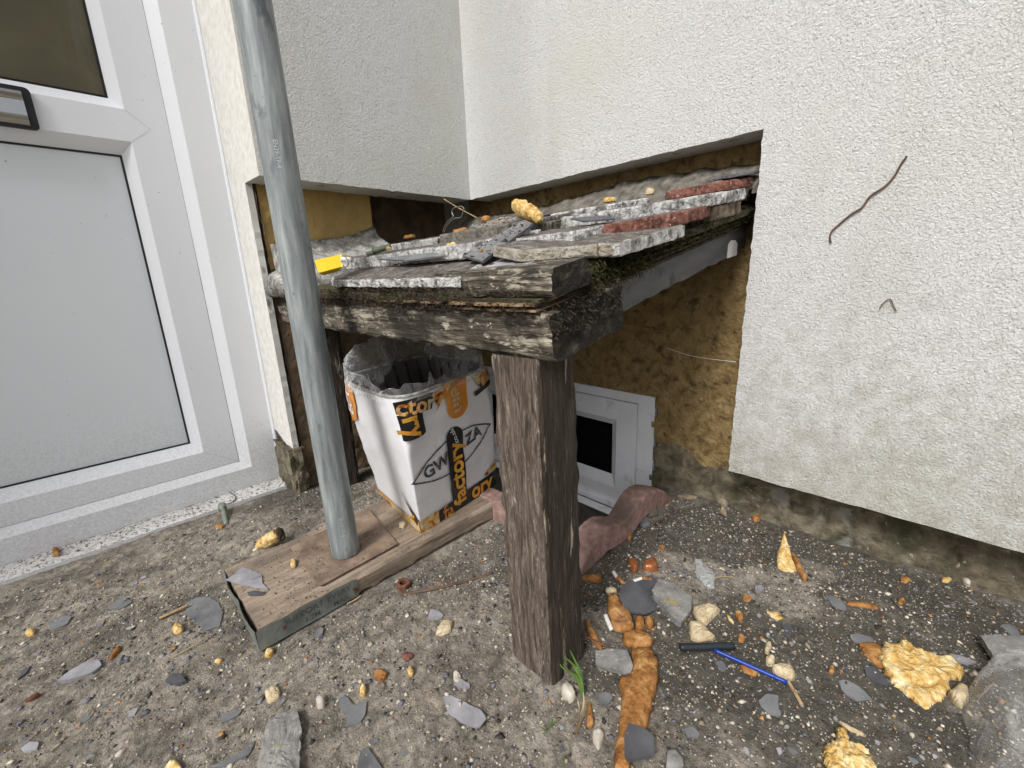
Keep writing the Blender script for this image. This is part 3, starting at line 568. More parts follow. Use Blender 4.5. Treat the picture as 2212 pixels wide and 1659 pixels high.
# knot on the beam end: a bulge
# deck layers, edges delaminated
def ply(name,u0,u1,v0,v1,w0,w1,m,amp,seed,nstep=.008):
    ne=lambda L:max(2,int(abs(L)/nstep))
    path=[(u0,v) for v in np.linspace(v0,v1,ne(v1-v0),endpoint=False)]+[(u,v1) for u in np.linspace(u0,u1,ne(u1-u0),endpoint=False)]+[(u1,v) for v in np.linspace(v1,v0,ne(v1-v0),endpoint=False)]+[(u,v0) for u in np.linspace(u1,u0,ne(u1-u0),endpoint=False)]
    P=[]; cu,cv=(u0+u1)/2,(v0+v1)/2
    for i,(u,v) in enumerate(path):
        j=amp*(noise.noise(Vector((u*55,v*55,seed)))+.8*noise.noise(Vector((u*160,v*160,seed+4))))
        edge_u = -1 if abs(u-u0)<1e-9 else (1 if abs(u-u1)<1e-9 else 0); edge_v=-1 if abs(v-v0)<1e-9 else (1 if abs(v-v1)<1e-9 else 0)
        wob=.0012*noise.noise(Vector((u*20,v*20,seed+9)))
        P.append((u+edge_u*j,v+edge_v*j,wob))
    n=len(P); vs=[K(a,b,w0+c) for a,b,c in P]+[K(a,b,w1+c) for a,b,c in P]
    fs=[tuple(range(n)),tuple(range(2*n-1,n-1,-1))]+[(i,n+i,n+(i+1)%n,(i+1)%n) for i in range(n)]
    o=mesh(name,vs,fs,m,None); return child(center(o),cano)
ply('deck_board',.006,.61,.292,1.115,.0440,.0478,debris_m,.004,1)
ply('deck_board',.001,.12,.292,.425,.0480,.0502,pale_ply_m,.0045,2); ply('deck_board',.006,.12,.44,1.112,.0480,.0500,debris_m,.0045,22)
ply('deck_board',.007,.61,.290,1.112,.0502,.0542,debris_m,.005,3)
ply('deck_board',-.002,.10,.290,.43,.0545,.0568,pale_ply_m,.0035,4); ply('deck_board',-.001,.10,.455,.61,.0548,.0566,pale_ply_m,.003,24)
ply('deck_board',.004,.61,.288,1.112,.0570,.0600,mossw_m,.003,5)
timber('edge_batten',K(.037,1.10,.0610),K(.037,.40,.0620),.066,.020,mossw_m,cano,.007,.0020,up=UPK,wear=.004,seed=15)
timber('edge_batten',K(.036,.465,.0745),K(.036,.270,.0755),.062,.028,beamw_m,cano,.006,.0012,up=UPK,wear=.0025,seed=16,ends=.002,endm=endshade_m)
timber('side_batten',K(.10,.315,.070),K(.600,.300,.072),.045,.022,mossw_m,cano,.008,.003,up=UPK,wear=.005,seed=17)
# crumbled dirt and moss
def tufts(name, pts, m, lo, hi, label, cat, down=.5, wd=.0007):
    vs=[];fs=[]
    for p in pts:
        p=Vector(p); L=random.uniform(lo,hi); d=Vector((random.gauss(0,1),random.gauss(-.4,1),random.gauss(-down,1))).normalized(); a=d.orthogonal().normalized()*wd*random.uniform(.6,1.4)
        b=len(vs); mid=p+d*L*.5+Vector((0,0,-L*.1)); vs+= [p-a,p+a,mid+a*.8,mid-a*.8,p+d*L+Vector((0,0,-L*.3))]; fs+= [(b,b+1,b+2,b+3),(b+3,b+2,b+4)]
    o=mesh(name,vs,fs,m); center(o); return tag(o,label,cat,kind='stuff')
pts=[K(random.uniform(.13,.60),.285+random.gauss(0,.004)+.01*random.random(),.056+.026*random.random()**1.0) for _ in range(5200)]
pts+=[K(random.uniform(.07,.22),.285+random.gauss(0,.005),.045+.035*random.random()) for _ in range(1600)]
tufts('moss',pts,moss_m,.002,.009,'dark olive moss and rotten fibres hanging along the side of the canopy under the slabs','moss',.6)
pts=[K(-.004+random.gauss(0,.002),random.uniform(.30,1.05),.047+.03*random.random()) for _ in range(3000)]+[K(random.uniform(.0,.13),.276+random.gauss(0,.003),.020+.035*random.random()) for _ in range(900)]
tufts('rotten_fibres',pts,debris_m,.002,.007,'crumbly dark rot and fibres between the split deck layers above the front beam','rot',.2)
# ------------------------------------------------------------------ mortar fillets
def wedge(name, rows, mats, label, amp=.0045, seed=0):
    """rows of cross-sections: each a list of 3D points"""
    m=len(rows[0]); vs=[]; 
    for r in rows:
        for p in r:
            p=Vector(p); e=noise.noise_vector(p*38+Vector((seed,0,0)))*amp+noise.noise_vector(p*120+Vector((seed,0,0)))*amp*.5; vs.append(p+e)
    fs=[(i*m+k,(i+1)*m+k,(i+1)*m+k+1,i*m+k+1) for i in range(len(rows)-1) for k in range(m-1)]+[tuple(range(m)),tuple((len(rows)-1)*m+k for k in range(m-1,-1,-1))]
    o=mesh(name,vs,fs,mats,None,True); center(o); return tag(o,label,'mortar')
rows=[]
for i in range(90):
    y=1.09-(1.09-.272)*i/89; bz_=.60+.055*max(0,(i-55)/34); rows.append([(.918,y,bz_)]+[(.918-.012-.085*t**.8,y,.706-.010*math.sin(y*9)+.004*noise.noise(Vector((y*30,0,0)))-.070*t) for t in np.linspace(0,1,12)]+[(.825,y,bz_)])
wedge('mortar_fillet',rows,[mortar_m],'grey mortar fillet where the canopy meets the right hand wall')
rows=[]
for i in range(60):
    x=.325+.255*i/59; tz=.615+.03*(i/59)+.02*max(0,(i-40)/20)
    rows.append([(x,1.118,.50)]+[(x,1.115-.135*t,tz-(tz-(.523+.165*(x-.33)+.018))*t**.8) for t in np.linspace(0,1,14)]+[(x,.975,.50)])
wedge('mortar_fillet',rows,[mortarw_m],'pale crumbly mortar bed against the mustard wall behind the galvanised pole',amp=.006,seed=3)
rows=[]
for i in range(16):
    y=1.115-.09*i/15; rows.append([(.322,y,.497),(.302,y,.500),(.297,y,.520),(.302,y,.545-.01*i/15),(.330,y,.560-.015*i/15),(.37,y,.55)])
wedge('mortar_lump',rows,[mortarw_m],'rough pale mortar lump left of the galvanised pole at the end of the canopy',amp=.006,seed=6)
# ------------------------------------------------------------------ slabs and tiles laid on the canopy
def B(x,y,h): return Vector((x,y,.521+.165*(x-.33)+h))
def tile(name,outline,h0,h1,m,label,cat='slab',group=None,seed=0,jit=.002,droop=None,top=None,slope=.165,z0=.521,curve=0):
    """outline in plan (x,y); bottom h0 and top h1 above the sloping bed; h may vary with y by droop=(y0,dh/dy)"""
    P=resample([np.array(p,float) for p in outline],max(30,int(sum(np.linalg.norm(np.array(outline[(i+1)%len(outline)])-np.array(outline[i])) for i in range(len(outline)))/.0035)),jit*1.5,seed)
    n=len(P); c=P.mean(0); vs=[];fs=[]
    def zz(p,h):
        d=(p[1]-droop[0])*droop[1] if droop else 0
        return z0+slope*(p[0]-.33)+h+d
    levels=[(0,.975,.0),(0,1,.12),(0,1,.3),(0,1.0,.48),(0,1,.66),(0,1.0,.84),(0,.992,.95),(0,.98,1.0)]
    for _,s,t in levels:
        for k,p in enumerate(P):
            q=c+(p-c)*s; h=h0+(h1-h0)*t; e=(noise.noise(Vector((q[0]*90,q[1]*90,seed+h*110)))+.9*noise.noise(Vector((q[0]*250,q[1]*250,seed+h*260))))*jit*.8
            d=(p-c)/np.linalg.norm(p-c); edge=0
            vs.append((q[0]+d[0]*e,q[1]+d[1]*e,zz(q,h)+(.0012*noise.noise(Vector((q[0]*60,q[1]*60,t))))+ (curve*math.sin((k/n)*40) if curve else 0)))
    for f in (.85,.6,.35,.12):
        for k,p in enumerate(P):
            q=c+(p-c)*f; vs.append((q[0],q[1],zz(q,h1)+.0016*noise.noise(Vector((q[0]*80,q[1]*80,seed)))))
    R=len(levels)+4
    for r in range(R-1):
        for k in range(n):
            k2=(k+1)%n; fs.append((r*n+k,r*n+k2,(r+1)*n+k2,(r+1)*n+k))
    fs.append(tuple(range(n-1,-1,-1))); fs.append(tuple((R-1)*n+k for k in range(n)))
    mi=[0]*((len(levels)-1)*n)+[1]*((R-len(levels))*n)+[0,1]
    o=mesh(name,vs,fs,[m,top or m],None,False,mi); center(o); return tag(o,label,cat,group)
T='roofing slab'
tile('broken_slab',[(.312,.405),(.310,.60),(.312,.765),(.325,.800),(.36,.815),(.47,.80),(.47,.47),(.40,.435),(.335,.415)],-.005,.007,slab_m,'long pale crusted slab along the front edge beside the galvanised pole',T,seed=1,jit=.004,top=slabtop_m,droop=(.4,.012),slope=.32,z0=.5238)
tile('broken_slab',[(.368,.655),(.368,.93),(.50,.93),(.50,.655)],.020,.040,slab_m,'pale slab of the second row, beneath the yellow tag and the pin',T,seed=2,top=slabtop_m)
tile('broken_slab',[(.366,.445),(.372,.648),(.50,.648),(.50,.445)],.021,.041,slab_m,'grey slab of the second row, beneath the leaning slate',T,seed=3,top=slabtop_m)
tile('broken_slab',[(.49,.70),(.49,.93),(.66,.96),(.66,.70)],.034,.052,slab_m,'small pale slab of the third row, beneath the bent wire clip',T,seed=4,top=slabtop_m)
tile('broken_slab',[(.485,.50),(.49,.69),(.66,.69),(.66,.50)],.036,.056,mortar_m,'dark grey slab piece beneath the curled foam crust',T,seed=5,top=slabtop_m)
tile('broken_slab',[(.418,.266),(.352,.345),(.37,.41),(.47,.42),(.585,.30),(.577,.266)],.0060,.0195,edgy_m,'pale slab overhanging the corner above the timber end, with a straight broken edge',T,seed=6,top=slabtop_m,droop=(.27,.10))
tile('broken_slab',[(.418,.262),(.416,.275),(.50,.30),(.578,.275),(.574,.262)],.0045,.0185,slab_m,'white crusted edge strip along the side of the corner slab',T,seed=26,top=slabtop_m,jit=.001)
tile('broken_slab',[(.425,.33),(.422,.47),(.54,.48),(.56,.33)],.0195,.036,slab_m,'white crusted slab laid between the corner slab and the leaning slate',T,seed=7,top=slabtop_m)
tile('clay_tile',[(.500,.300),(.470,.385),(.56,.40),(.66,.33),(.675,.272),(.58,.270)],.0185,.036,red_m,'red clay tile with speckled edge, sandwiched between two pale slabs','clay tile',seed=8,top=slabtop_m)
tile('clay_tile',[(.682,.272),(.676,.33),(.76,.33),(.800,.290),(.792,.272)],.012,.031,dirtytile_m,'brown clay tile end sticking out beside the black gap at the wall','clay tile',seed=9)
tile('broken_slab',[(.535,.345),(.560,.46),(.70,.45),(.83,.34),(.838,.285),(.80,.268),(.66,.270)],.0365,.054,slab_m,'long white rounded slab on top of the red clay tile',T,seed=10,top=slabtop_m,slope=.155)
tile('broken_slab',[(.55,.475),(.56,.56),(.68,.56),(.68,.475)],.030,.048,mortar_m,'short grey rounded slab end left of the long white slab',T,seed=11,top=slabtop_m)
tile('broken_slab',[(.64,.50),(.66,.75),(.80,.75),(.80,.44),(.70,.455)],.045,.060,slab_m,'thin white slab in the upper row against the grey mortar fillet',T,seed=12,top=slabtop_m)
tile('clay_tile',[(.785,.300),(.785,.40),(.85,.40),(.856,.30),(.852,.276),(.81,.276)],.0545,.070,red_m,'red clay tile topmost of the stack beside the wall edge','clay tile',seed=13,slope=.155)
tile('roof_slate',[(.80,.33),(.87,.33),(.87,.272),(.80,.272)],.0735,.078,darkslate_m,'thin black slate lying on the topmost red tile','slate',seed=14,slope=.155)
# leaning slate and flat ones
def plate(name,pts,th,m,label,cat,seed=0,jit=.0015,parent=None,mid=None):
    """thin plate through 3D outline points (roughly planar)"""
    P=[Vector(p) for p in pts]; c=sum(P,Vector())/len(P); nrm=Vector()
    for i in range(len(P)): nrm+=(P[i]-c).cross(P[(i+1)%len(P)]-c)
    nrm.normalize(); 
    if nrm.z<0: nrm=-nrm
    a=(P[0]-c).normalized(); a=(a-nrm*a.dot(nrm)).normalized(); b=nrm.cross(a)
    q=resample([np.array([(p-c).dot(a),(p-c).dot(b)]) for p in P],60,jit,seed)
    n=len(q); vs=[];fs=[]
    for s,h in ((.99,-th),(1,-th*.7),(1,-th*.2),(.985,0),(.6,.0003),(.2,0)):
        for k in range(n):
            e=.0006*noise.noise(Vector((q[k][0]*200,q[k][1]*200,h*900+seed)))
            vs.append(c+a*(q[k][0]*s+e)+b*(q[k][1]*s+e)+nrm*h)
    for r in range(5):
        for k in range(n): fs.append((r*n+k,r*n+(k+1)%n,(r+1)*n+(k+1)%n,(r+1)*n+k))
    fs+=[tuple(range(n-1,-1,-1)),tuple(5*n+k for k in range(n))]
    o=mesh(name,vs,fs,m); center(o); return tag(o,label,cat)
plate('roof_slate',[PX(999,550,.350),PX(1043,562,.352),PX(1152,482,.465),PX(1133,474,.470)],.0045,slate_m,'grey blue roof slate leaning across the slabs in the middle of the canopy','slate',1)
plate('roof_slate',[B(.345,.33,.012),B(.342,.42,.010),B(.40,.43,.016),B(.40,.34,.017)],.002,paleslate_m,'pale slate chip wedged between the timber end and the corner slab','slate',2,.003)
plate('roof_slate',[PX(1014,486,.52),PX(1060,493,.50),PX(1133,466,.58),PX(1090,470,.60)],.010,greyst_m,'grey stone flake lying behind the leaning slate','slate',3,.003)
plate('roof_slate',[B(.60,.56,.056),B(.60,.66,.056),B(.66,.62,.063),B(.65,.55,.062)],.003,darkslate_m,'black slate flake lying on the upper slabs behind the foam crust','slate',4,.003)
plate('roof_slate',[PX(815,558,.36),PX(935,545,.37),PX(962,550,.36),PX(880,562,.35)],.003,slate_m,'thin slate sliver lying on the front slab below the yellow foam nugget','slate',5,.003)
plate('roof_slate',[PX(1232,470,.52),PX(1300,466,.53),PX(1330,470,.50),PX(1260,478,.49)],.002,darkslate_m,'dark slate sliver between the white slabs left of the red clay tile','slate',6,.002)
# lead-white cable seal and label
def simple(name,v,f,m,label,cat,smooth=False,group=None,parent=None):
    o=mesh(name,v,f,m,parent,smooth); 
    if parent is None: center(o)
    return tag(o,label,cat,group)
mb=MB(); P=[PY(1571,558,.2965),PY(1574,528,.2965),PY(1580,519,.2965),PY(1589,519,.2965),PY(1593,526,.2965),PY(1592,551,.2965)]
n=len(P); mb.add(P+[p+Vector((0,.0012,0)) for p in P],[tuple(range(n)),tuple(range(2*n-1,n-1,-1))]+[(i,n+i,n+(i+1)%n,(i+1)%n) for i in range(n)])
o=mb.build('paper_label',[paper_m]); center(o); tag(o,'small white rounded label stuck on the dark grey beam near the wall','label')
plate('plastic_scrap',[PY(1626,432,.30),PY(1634,420,.30),PY(1641,423,.29),PY(1636,447,.29)],.002,paper_m,'bright white scrap in the dark gap where the slabs meet the wall edge','scrap',7,.001)
# ------------------------------------------------------------------ scaffold pole, base plate, sole board
pole=empty('scaffold_pole',(.249,.718,.045),'galvanised scaffold pole standing on the rusty base plate','scaffold pole')
pd=Vector((-.0106,.0036,.854)).normalized(); pb=Vector((.249,.718,.0445)); PR=.02415
pa=pd.orthogonal(); pa=(Vector((1,0,0))-pd*pd.x).normalized(); pbb=pd.cross(pa)
vs=[];fs=[];ns=56; hs=[0,.0015]+list(np.linspace(.02,2.3,60))
for h in hs:
    for k in range(ns):
        a=2*math.pi*k/ns; r=PR-(.001 if h==0 else 0); vs.append(pa*math.cos(a)*r+pbb*math.sin(a)*r+pd*h)
for i in range(len(hs)-1):
    for k in range(ns): fs.append((i*ns+k,i*ns+(k+1)%ns,(i+1)*ns+(k+1)%ns,(i+1)*ns+k))
fs.append(tuple(range(ns-1,-1,-1))); fs.append(tuple((len(hs)-1)*ns+k for k in range(ns)))
mesh('tube',vs,fs,galv_m,pole,True)
# text helper: returns mesh verts/faces of a text in 2D
def text2d(s, size, bold=0.0, font=None):
    cu=bpy.data.curves.new('lettering','FONT'); cu.body=s; cu.size=size; cu.resolution_u=3; cu.offset=bold; cu.align_x='CENTER'; cu.align_y='CENTER'
    ob=bpy.data.objects.new('lettering',cu); COL.objects.link(ob); bpy.context.view_layer.update()
    me=bpy.data.meshes.new_from_object(ob.evaluated_get(bpy.context.evaluated_depsgraph_get()))
    bm=bmesh.new(); bm.from_mesh(me); bmesh.ops.triangulate(bm,faces=bm.faces)
    bmesh.ops.subdivide_edges(bm,edges=[e for e in bm.edges if e.calc_length()>size*.25],cuts=2,use_grid_fill=False)
    bmesh.ops.triangulate(bm,faces=bm.faces)
    V=[(v.co.x,v.co.y) for v in bm.verts]; Fc=[[v.index for v in f.verts] for f in bm.faces]; bm.free()
    COL.objects.unlink(ob); bpy.data.objects.remove(ob); bpy.data.curves.remove(cu); bpy.data.meshes.remove(me)
    return V,Fc
def pole_angle(vx,vy):
    d=ray(vx,vy); o=Vector((0,0,H))-pb; dp=d-pd*d.dot(pd); op=o-pd*o.dot(pd); A=dp.dot(dp);Bq=2*dp.dot(op);C=op.dot(op)-PR*PR
    t=(-Bq-math.sqrt(max(Bq*Bq-4*A*C,0)))/(2*A); p=o+d*t; return math.atan2(p.dot(pbb),p.dot(pa)), p.dot(pd)
def pole_text(s,vx,vy,size,name='stamped_text'):
    a0,h0=pole_angle(vx,vy); V,Fc=text2d(s,size,size*.012)
    vs=[]
    for (x,y) in V:
        h=h0-x; a=a0+y/PR    # reads downwards
        r=PR+.00035; vs.append(pa*math.cos(a)*r+pbb*math.sin(a)*r+pd*h)
    mesh(name,vs,[f[::-1] for f in Fc],emboss_m,pole)
pole_text('EN39-TF-4',599,333,.0082); pole_text('EN39-TF-4',739,1140,.0082)
bp=piece('base_plate',[G(627,1187,.0385),G(690,1273,.0385),G(860,1180,.0385),G(797,1104,.0385)],.0055,rust_m,n=90,jit=.0006,smooth=False)
bp.data.polygons.foreach_set('use_smooth',[False]*len(bp.data.polygons)); tag(bp,'thin rusty square base plate under the galvanised pole','base plate')
# sole board
sb=empty('sole_board',(.30,.745,0),'short length of sawn scaffold board lying under the pole and the white bin','board')
timber('plank',(.082,.7475,.0190),(.552,.7570,.0190),.205,.038,board_m,sb,.007,.0006,wear=.002,seed=21)
def bandpt(t,w,off=.0012):  # along front long side
    a=Vector((.080,.6445,0)); b=Vector((.235,.6478,0)); d=(b-a); nrm=Vector((d.y,-d.x,0)).normalized(); return a+d*t+Vector((0,0,w))+nrm*off
mb=MB()
vs=[];nn=24
for i in range(nn+1):
    t=i/nn; dent=.001*noise.noise(Vector((t*9,0,1)))
    for w_ in (.0015,.010,.020,.030,.0365+.001*noise.noise(Vector((t*7,0,0)))): 
        if t==1: w_=min(w_,.034); 
        vs.append(bandpt(t,w_,.0014+dent))
mb.add(vs,[(i*5+k,(i+1)*5+k,(i+1)*5+k+1,i*5+k+1) for i in range(nn) for k in range(4)])
vs=[]
for i in range(31):
    t=i/30; y=.6435+t*.207; 
    for w_ in (.0015,.012,.024,.0375+.004*noise.noise(Vector((t*11,0,4)))): vs.append((.0792-.003*abs(noise.noise(Vector((t*8,2,w_*30))))-(.004*abs(math.sin(t*7)) if w_>.03 else 0),y,w_))
mb.add(vs,[(i*4+k,(i+1)*4+k,(i+1)*4+k+1,i*4+k+1) for i in range(30) for k in range(3)])
bd=child(mb.build('end_band',[band_m]),sb); 
def band_text(s,t0,w0,size):
    V,Fc=text2d(s,size,size*.01); return mesh('stamped_text',[bandpt(t0+x/.155,w0+y,.0030) for x,y in V],Fc,stamp_m,None)
for s_,t_,w_,z_ in (('SUPPORT',.43,.026,.0145),('EVERY',.79,.026,.0145),('1.2M',.50,.0115,.0125),('MAX',.80,.0115,.0125)):
    o=band_text(s_,t_,w_,z_); o.parent=bd; o.location=Vector((0,0,0))-sb.location-bd.location+sb.location*0
    # bd already moved relative to sb; keep world place
    o.matrix_parent_inverse=Matrix.Identity(4); o.location=-(sb.location+bd.location)
for t_ in (.24,.955):
    c=bandpt(t_,.019,.0032); ring=[c+Vector((.0032*math.cos(a),0,.0032*math.sin(a))) for a in np.linspace(0,2*math.pi,13)[:-1]]
    o=mesh('nail_head',ring,[tuple(range(12))],rustd_m,None); o.parent=bd; o.location=-(sb.location+bd.location)
# ------------------------------------------------------------------ white square bin
binE=empty('waste_bin',(.49,.80,.039),'square white bin wrapped in printed plastic and patterned tape','bin')
# bottom corners (near, right, back, left) and top corners
BB=[Vector(p) for p in ((.382,.674,.0395),(.619,.716,.0395),(.640,.915,.0395),(.405,.891,.0395))]
TT=[Vector(p) for p in ((.343,.642,.325),(.612,.700,.335),(.600,.955,.335),(.342,.885,.330))]
def outl(C,r,n=9,per=14):
    out=[]; m=len(C)
    for i in range(m):
        p=C[i]; a=(C[i-1]-p); b=(C[(i+1)%m]-p); ra=a.normalized()*r; rb=b.normalized()*r
        for k in range(n+1):
            t=k/n; out.append((p+ra)*(1-t)**2+p*2*t*(1-t)+(p+rb)*t**2)
        s=p+rb; e=C[(i+1)%m]+(C[i]-C[(i+1)%m]).normalized()*r
        for k in range(1,per): out.append(s+(e-s)*(k/per))
    return out
lev=[0,.02,.06]+list(np.linspace(.12,1,16)); vs=[];fs=[]
for t in lev:
    C=[BB[i]+(TT[i]-BB[i])*t for i in range(4)]; cc=sum(C,Vector())/4
    r=.004+.016*t**2+.048*max(0,(t-.55)/.45)**1.6
    for p in outl(C,r):
        e=noise.noise(p*26)*.0030+noise.noise(p*70)*.0014; d=(p-cc); d.z=0; d.normalize(); vs.append(p+d*e*(.3+.7*min(1,t*4)))
m_=len(outl(BB,.01))
for i in range(len(lev)-1):
    for k in range(m_): fs.append((i*m_+k,i*m_+(k+1)%m_,(i+1)*m_+(k+1)%m_,(i+1)*m_+k))
fs.append(tuple(range(m_-1,-1,-1)))
child(mesh('body',vs,fs,binw_m,None,True),binE)
Rim=[Vector(v) for v in vs[-m_:]]
# inside
vi=[];fi=[]
for t in lev:
    C=[BB[i]+(TT[i]-BB[i])*t for i in range(4)]; cc=sum(C,Vector())/4
    for p in outl([cc+(c-cc)*.955 for c in C],.01+.055*max(0,(t-.5)/.5)**1.5): vi.append(p+Vector((0,0,.004 if t<.01 else 0)))
for i in range(len(lev)-1):
    for k in range(m_): fi.append((i*m_+k,(i+1)*m_+k,(i+1)*m_+(k+1)%m_,i*m_+(k+1)%m_))
fi.append(tuple(range(m_)))
child(mesh('inner_wall',vi,fi,binin_m,None,True),binE)
# rim roll and inner ribs
v,f=tube(Rim+[Rim[0]],.0032,6,False); child(mesh('rim',v,f,bag_m and mortarw_m,None,True),binE)
for side,(i0,i1) in enumerate(((3,2),(2,1))):
    for q_ in range(6):
        s=(q_+.7)/6.4; pts=[]
        for t in np.linspace(.12,.985,8):
            C=[BB[i]+(TT[i]-BB[i])*t for i in range(4)]; cc=sum(C,Vector())/4; p=C[i0]+(C[i1]-C[i0])*s
            rr=1-(.06 if .2<s<.8 else .12*max(0,(t-.5)*2)+.06); pts.append(cc+(p-cc)*rr)
        v,f=tube(pts,.0028,6); o=mesh('rib',v,f,gasket_m,None,True); child(o,binE)
# decoration on the faces: face (a,b) -> s along, t up
def bface(i0,i1,s,t,off=.0016):
    off=off+.0012
    A=BB[i0]+(BB[i1]-BB[i0])*s; Bp=TT[i0]+(TT[i1]-TT[i0])*s; p=A+(Bp-A)*t
    e=(BB[i1]-BB[i0]).cross(TT[i0]-BB[i0]).normalized(); cc=(BB[0]+BB[2])/2
    if e.dot(p-cc)<0: e=-e
    # follow the rounded upper corners
    r=.004+.016*t**2+.048*max(0,(t-.55)/.45)**1.6
    W=(BB[i1]-BB[i0]).length+((TT[i1]-TT[i0]).length-(BB[i1]-BB[i0]).length)*t; d0=min(s,1-s)*W
    ins=0
    if d0<r: k=1-d0/r; ins=r*.25*k*k*1.0
    cz=(BB[0]+BB[2])/2; nz_=noise.noise(p*26)*.0030+noise.noise(p*70)*.0014
    return p+e*(off+nz_*(.3+.7*min(1,t*4)))-e*ins
FS=.2407; FH=.29
def patch(i0,i1,poly,m,name='tape',off=.0016):
    """poly in (s,t); gridded so that it follows the face"""
    P=resample([np.array([p[0]*FS,p[1]*FH]) for p in poly],46,0); c=P.mean(0); vs=[];fs=[]; R_=8
    for j in range(R_+1):
        for p in P:
            q=c+(p-c)*(1-j/R_*.98); vs.append(bface(i0,i1,q[0]/FS,q[1]/FH,off))
    n=len(P)
    for j in range(R_):
        for k in range(n): fs.append((j*n+k,j*n+(k+1)%n,(j+1)*n+(k+1)%n,(j+1)*n+k))
    fs.append(tuple(R_*n+k for k in range(n)))
    o=mesh(name,vs,fs,m,None,True); return child(o,binE)
def btext(i0,i1,s,cx,cy,size,ang,m,off=.0024,bold=.02,name='lettering',sx=1):
    V,Fc=text2d(s,size,size*bold); a=math.radians(ang); ca,sa_=math.cos(a),math.sin(a)
    vs=[bface(i0,i1,cx+(x*sx*ca-y*sa_)/FS,cy+(x*sx*sa_+y*ca)/FH,off) for x,y in V]
    o=mesh(name,vs,Fc,m,None); return child(o,binE)
R_=(0,1); L_=(0,3)
# right face
def arc(cx,cy,rx,ry,a0,a1,n=12): return [(cx+rx*math.cos(math.radians(a0+(a1-a0)*k/n)),cy+ry*math.sin(math.radians(a0+(a1-a0)*k/n))) for k in range(n+1)]
patch(*R_,[(.375,.035),(.565,.035),(.565,.60)]+arc(.47,.60,.095,.07,0,180)+[(.375,.60)],tapeb_m,'tape_strip',.0022)
btext(*R_,'factory',.47,.295,.052,90,gold_m,.0036,.03)
btext(*R_,'.co.uk',.465,.60,.017,105,whitep_m,.0036,.01)
# oval print
def ovalring(cx,cy,a,b,tilt,wd):
    vs=[];n=60
    for k in range(n+1):
        u=-1+2*k/n; 
        for s_ in (1,): pass
    outer=[(a*math.cos(th)*1.0, b*math.sin(th)*(1-.25*abs(math.cos(th))**2)) for th in np.linspace(0,2*math.pi,64)[:-1]]
    def lens(a,b):
        up=[(-a+2*a*k/32,b*(1-(-1+2*k/32)**2)) for k in range(33)]; return up+[(x,-y) for x,y in up[-2:0:-1]]
    o1=lens(a,b); o2=lens(a-wd*2.2,b-wd); ct,st_=math.cos(tilt),math.sin(tilt)
    vs=[bface(*R_,cx+(x*ct-y*st_)/FS,cy+(x*st_+y*ct)/FH,.0019) for x,y in o1+o2]; n=len(o1)
    fs=[(k,(k+1)%n,n+(k+1)%n,n+k) for k in range(n)]
    child(mesh('printed_oval',vs,fs,ink_m,None),binE)
ovalring(.47,.475,.118,.040,math.radians(10),.0032)
btext(*R_,'GW',.245,.445,.037,10,ink_m,.0019,.03); btext(*R_,'ZA',.70,.525,.037,10,ink_m,.0019,.03)
patch(*R_,[(.40,1.0),(.66,1.0),(.655,.86)]+arc(.54,.80,.115,.08,0,-180)+[(.42,.86)],orange_m,'tape_strip',.0020)
btext(*R_,'ein',.54,.86,.046,-90,otape_m,.0032,.02)
patch(*R_,[(.28,.965),(.60,1.0),(.66,1.0),(.40,.93),(.30,.82),(.34,.87)],otape_m,'tape_strip',.0026)
patch(*R_,[(0,.98),(.30,.98),(.28,.865),(0,.90)],tapeb_m,'tape_strip',.0022); btext(*R_,'ctor',.15,.925,.042,-6,otape_m,.0036,.03)
patch(*R_,[(.0,.895),(.185,.885),(.19,.73),(.16,.715),(.0,.72)],tapeb_m,'tape_strip',.0020); btext(*R_,'ry',.095,.805,.052,-86,gold_m,.0036,.03)
patch(*R_,[(.0,-.005),(.20,-.005),(.20,.10),(.0,.10)],otape_m,'tape_strip',.0018)
patch(*R_,[(.20,-.005),(1.0,-.005),(1.0,.135),(.20,.095)],tapeb_m,'tape_strip',.0020)
btext(*R_,'fa',.31,.045,.044,0,otape_m,.0034,.03); btext(*R_,'ory',.77,.068,.052,0,gold_m,.0034,.03)
patch(*R_,[(.80,.14),(1.0,.14),(1.0,.25),(.93,.20),(.82,.165)],otape_m,'tape_strip',.0024)
patch(*R_,[(.72,.985),(1.0,.985),(1.0,.84),(.86,.86),(.78,.90)],otape_m,'tape_strip',.0024)
patch(*R_,[(.74,.86),(1.0,.90),(1.0,.87),(.75,.82)],tapeb_m,'tape_strip',.0030)
# left face
patch(*L_,[(.0,.0),(1.0,.0),(1.0,.055),(.5,.06),(.12,.075),(.0,.12)],otape_m,'tape_strip',.0018)
patch(*L_,[(.02,.05),(.13,.13),(.27,.27),(.16,.20),(.03,.14)],tapeb_m,'tape_strip',.0024); btext(*L_,'f',.10,.14,.034,120,gold_m,.0034,.03)
patch(*L_,[(.70,.98),(1.0,.98),(1.0,.66),(.80,.72)],orange_m,'tape_strip',.0018); btext(*L_,'ECT',.86,.85,.034,-78,whitep_m,.003,.03,sx=-1)
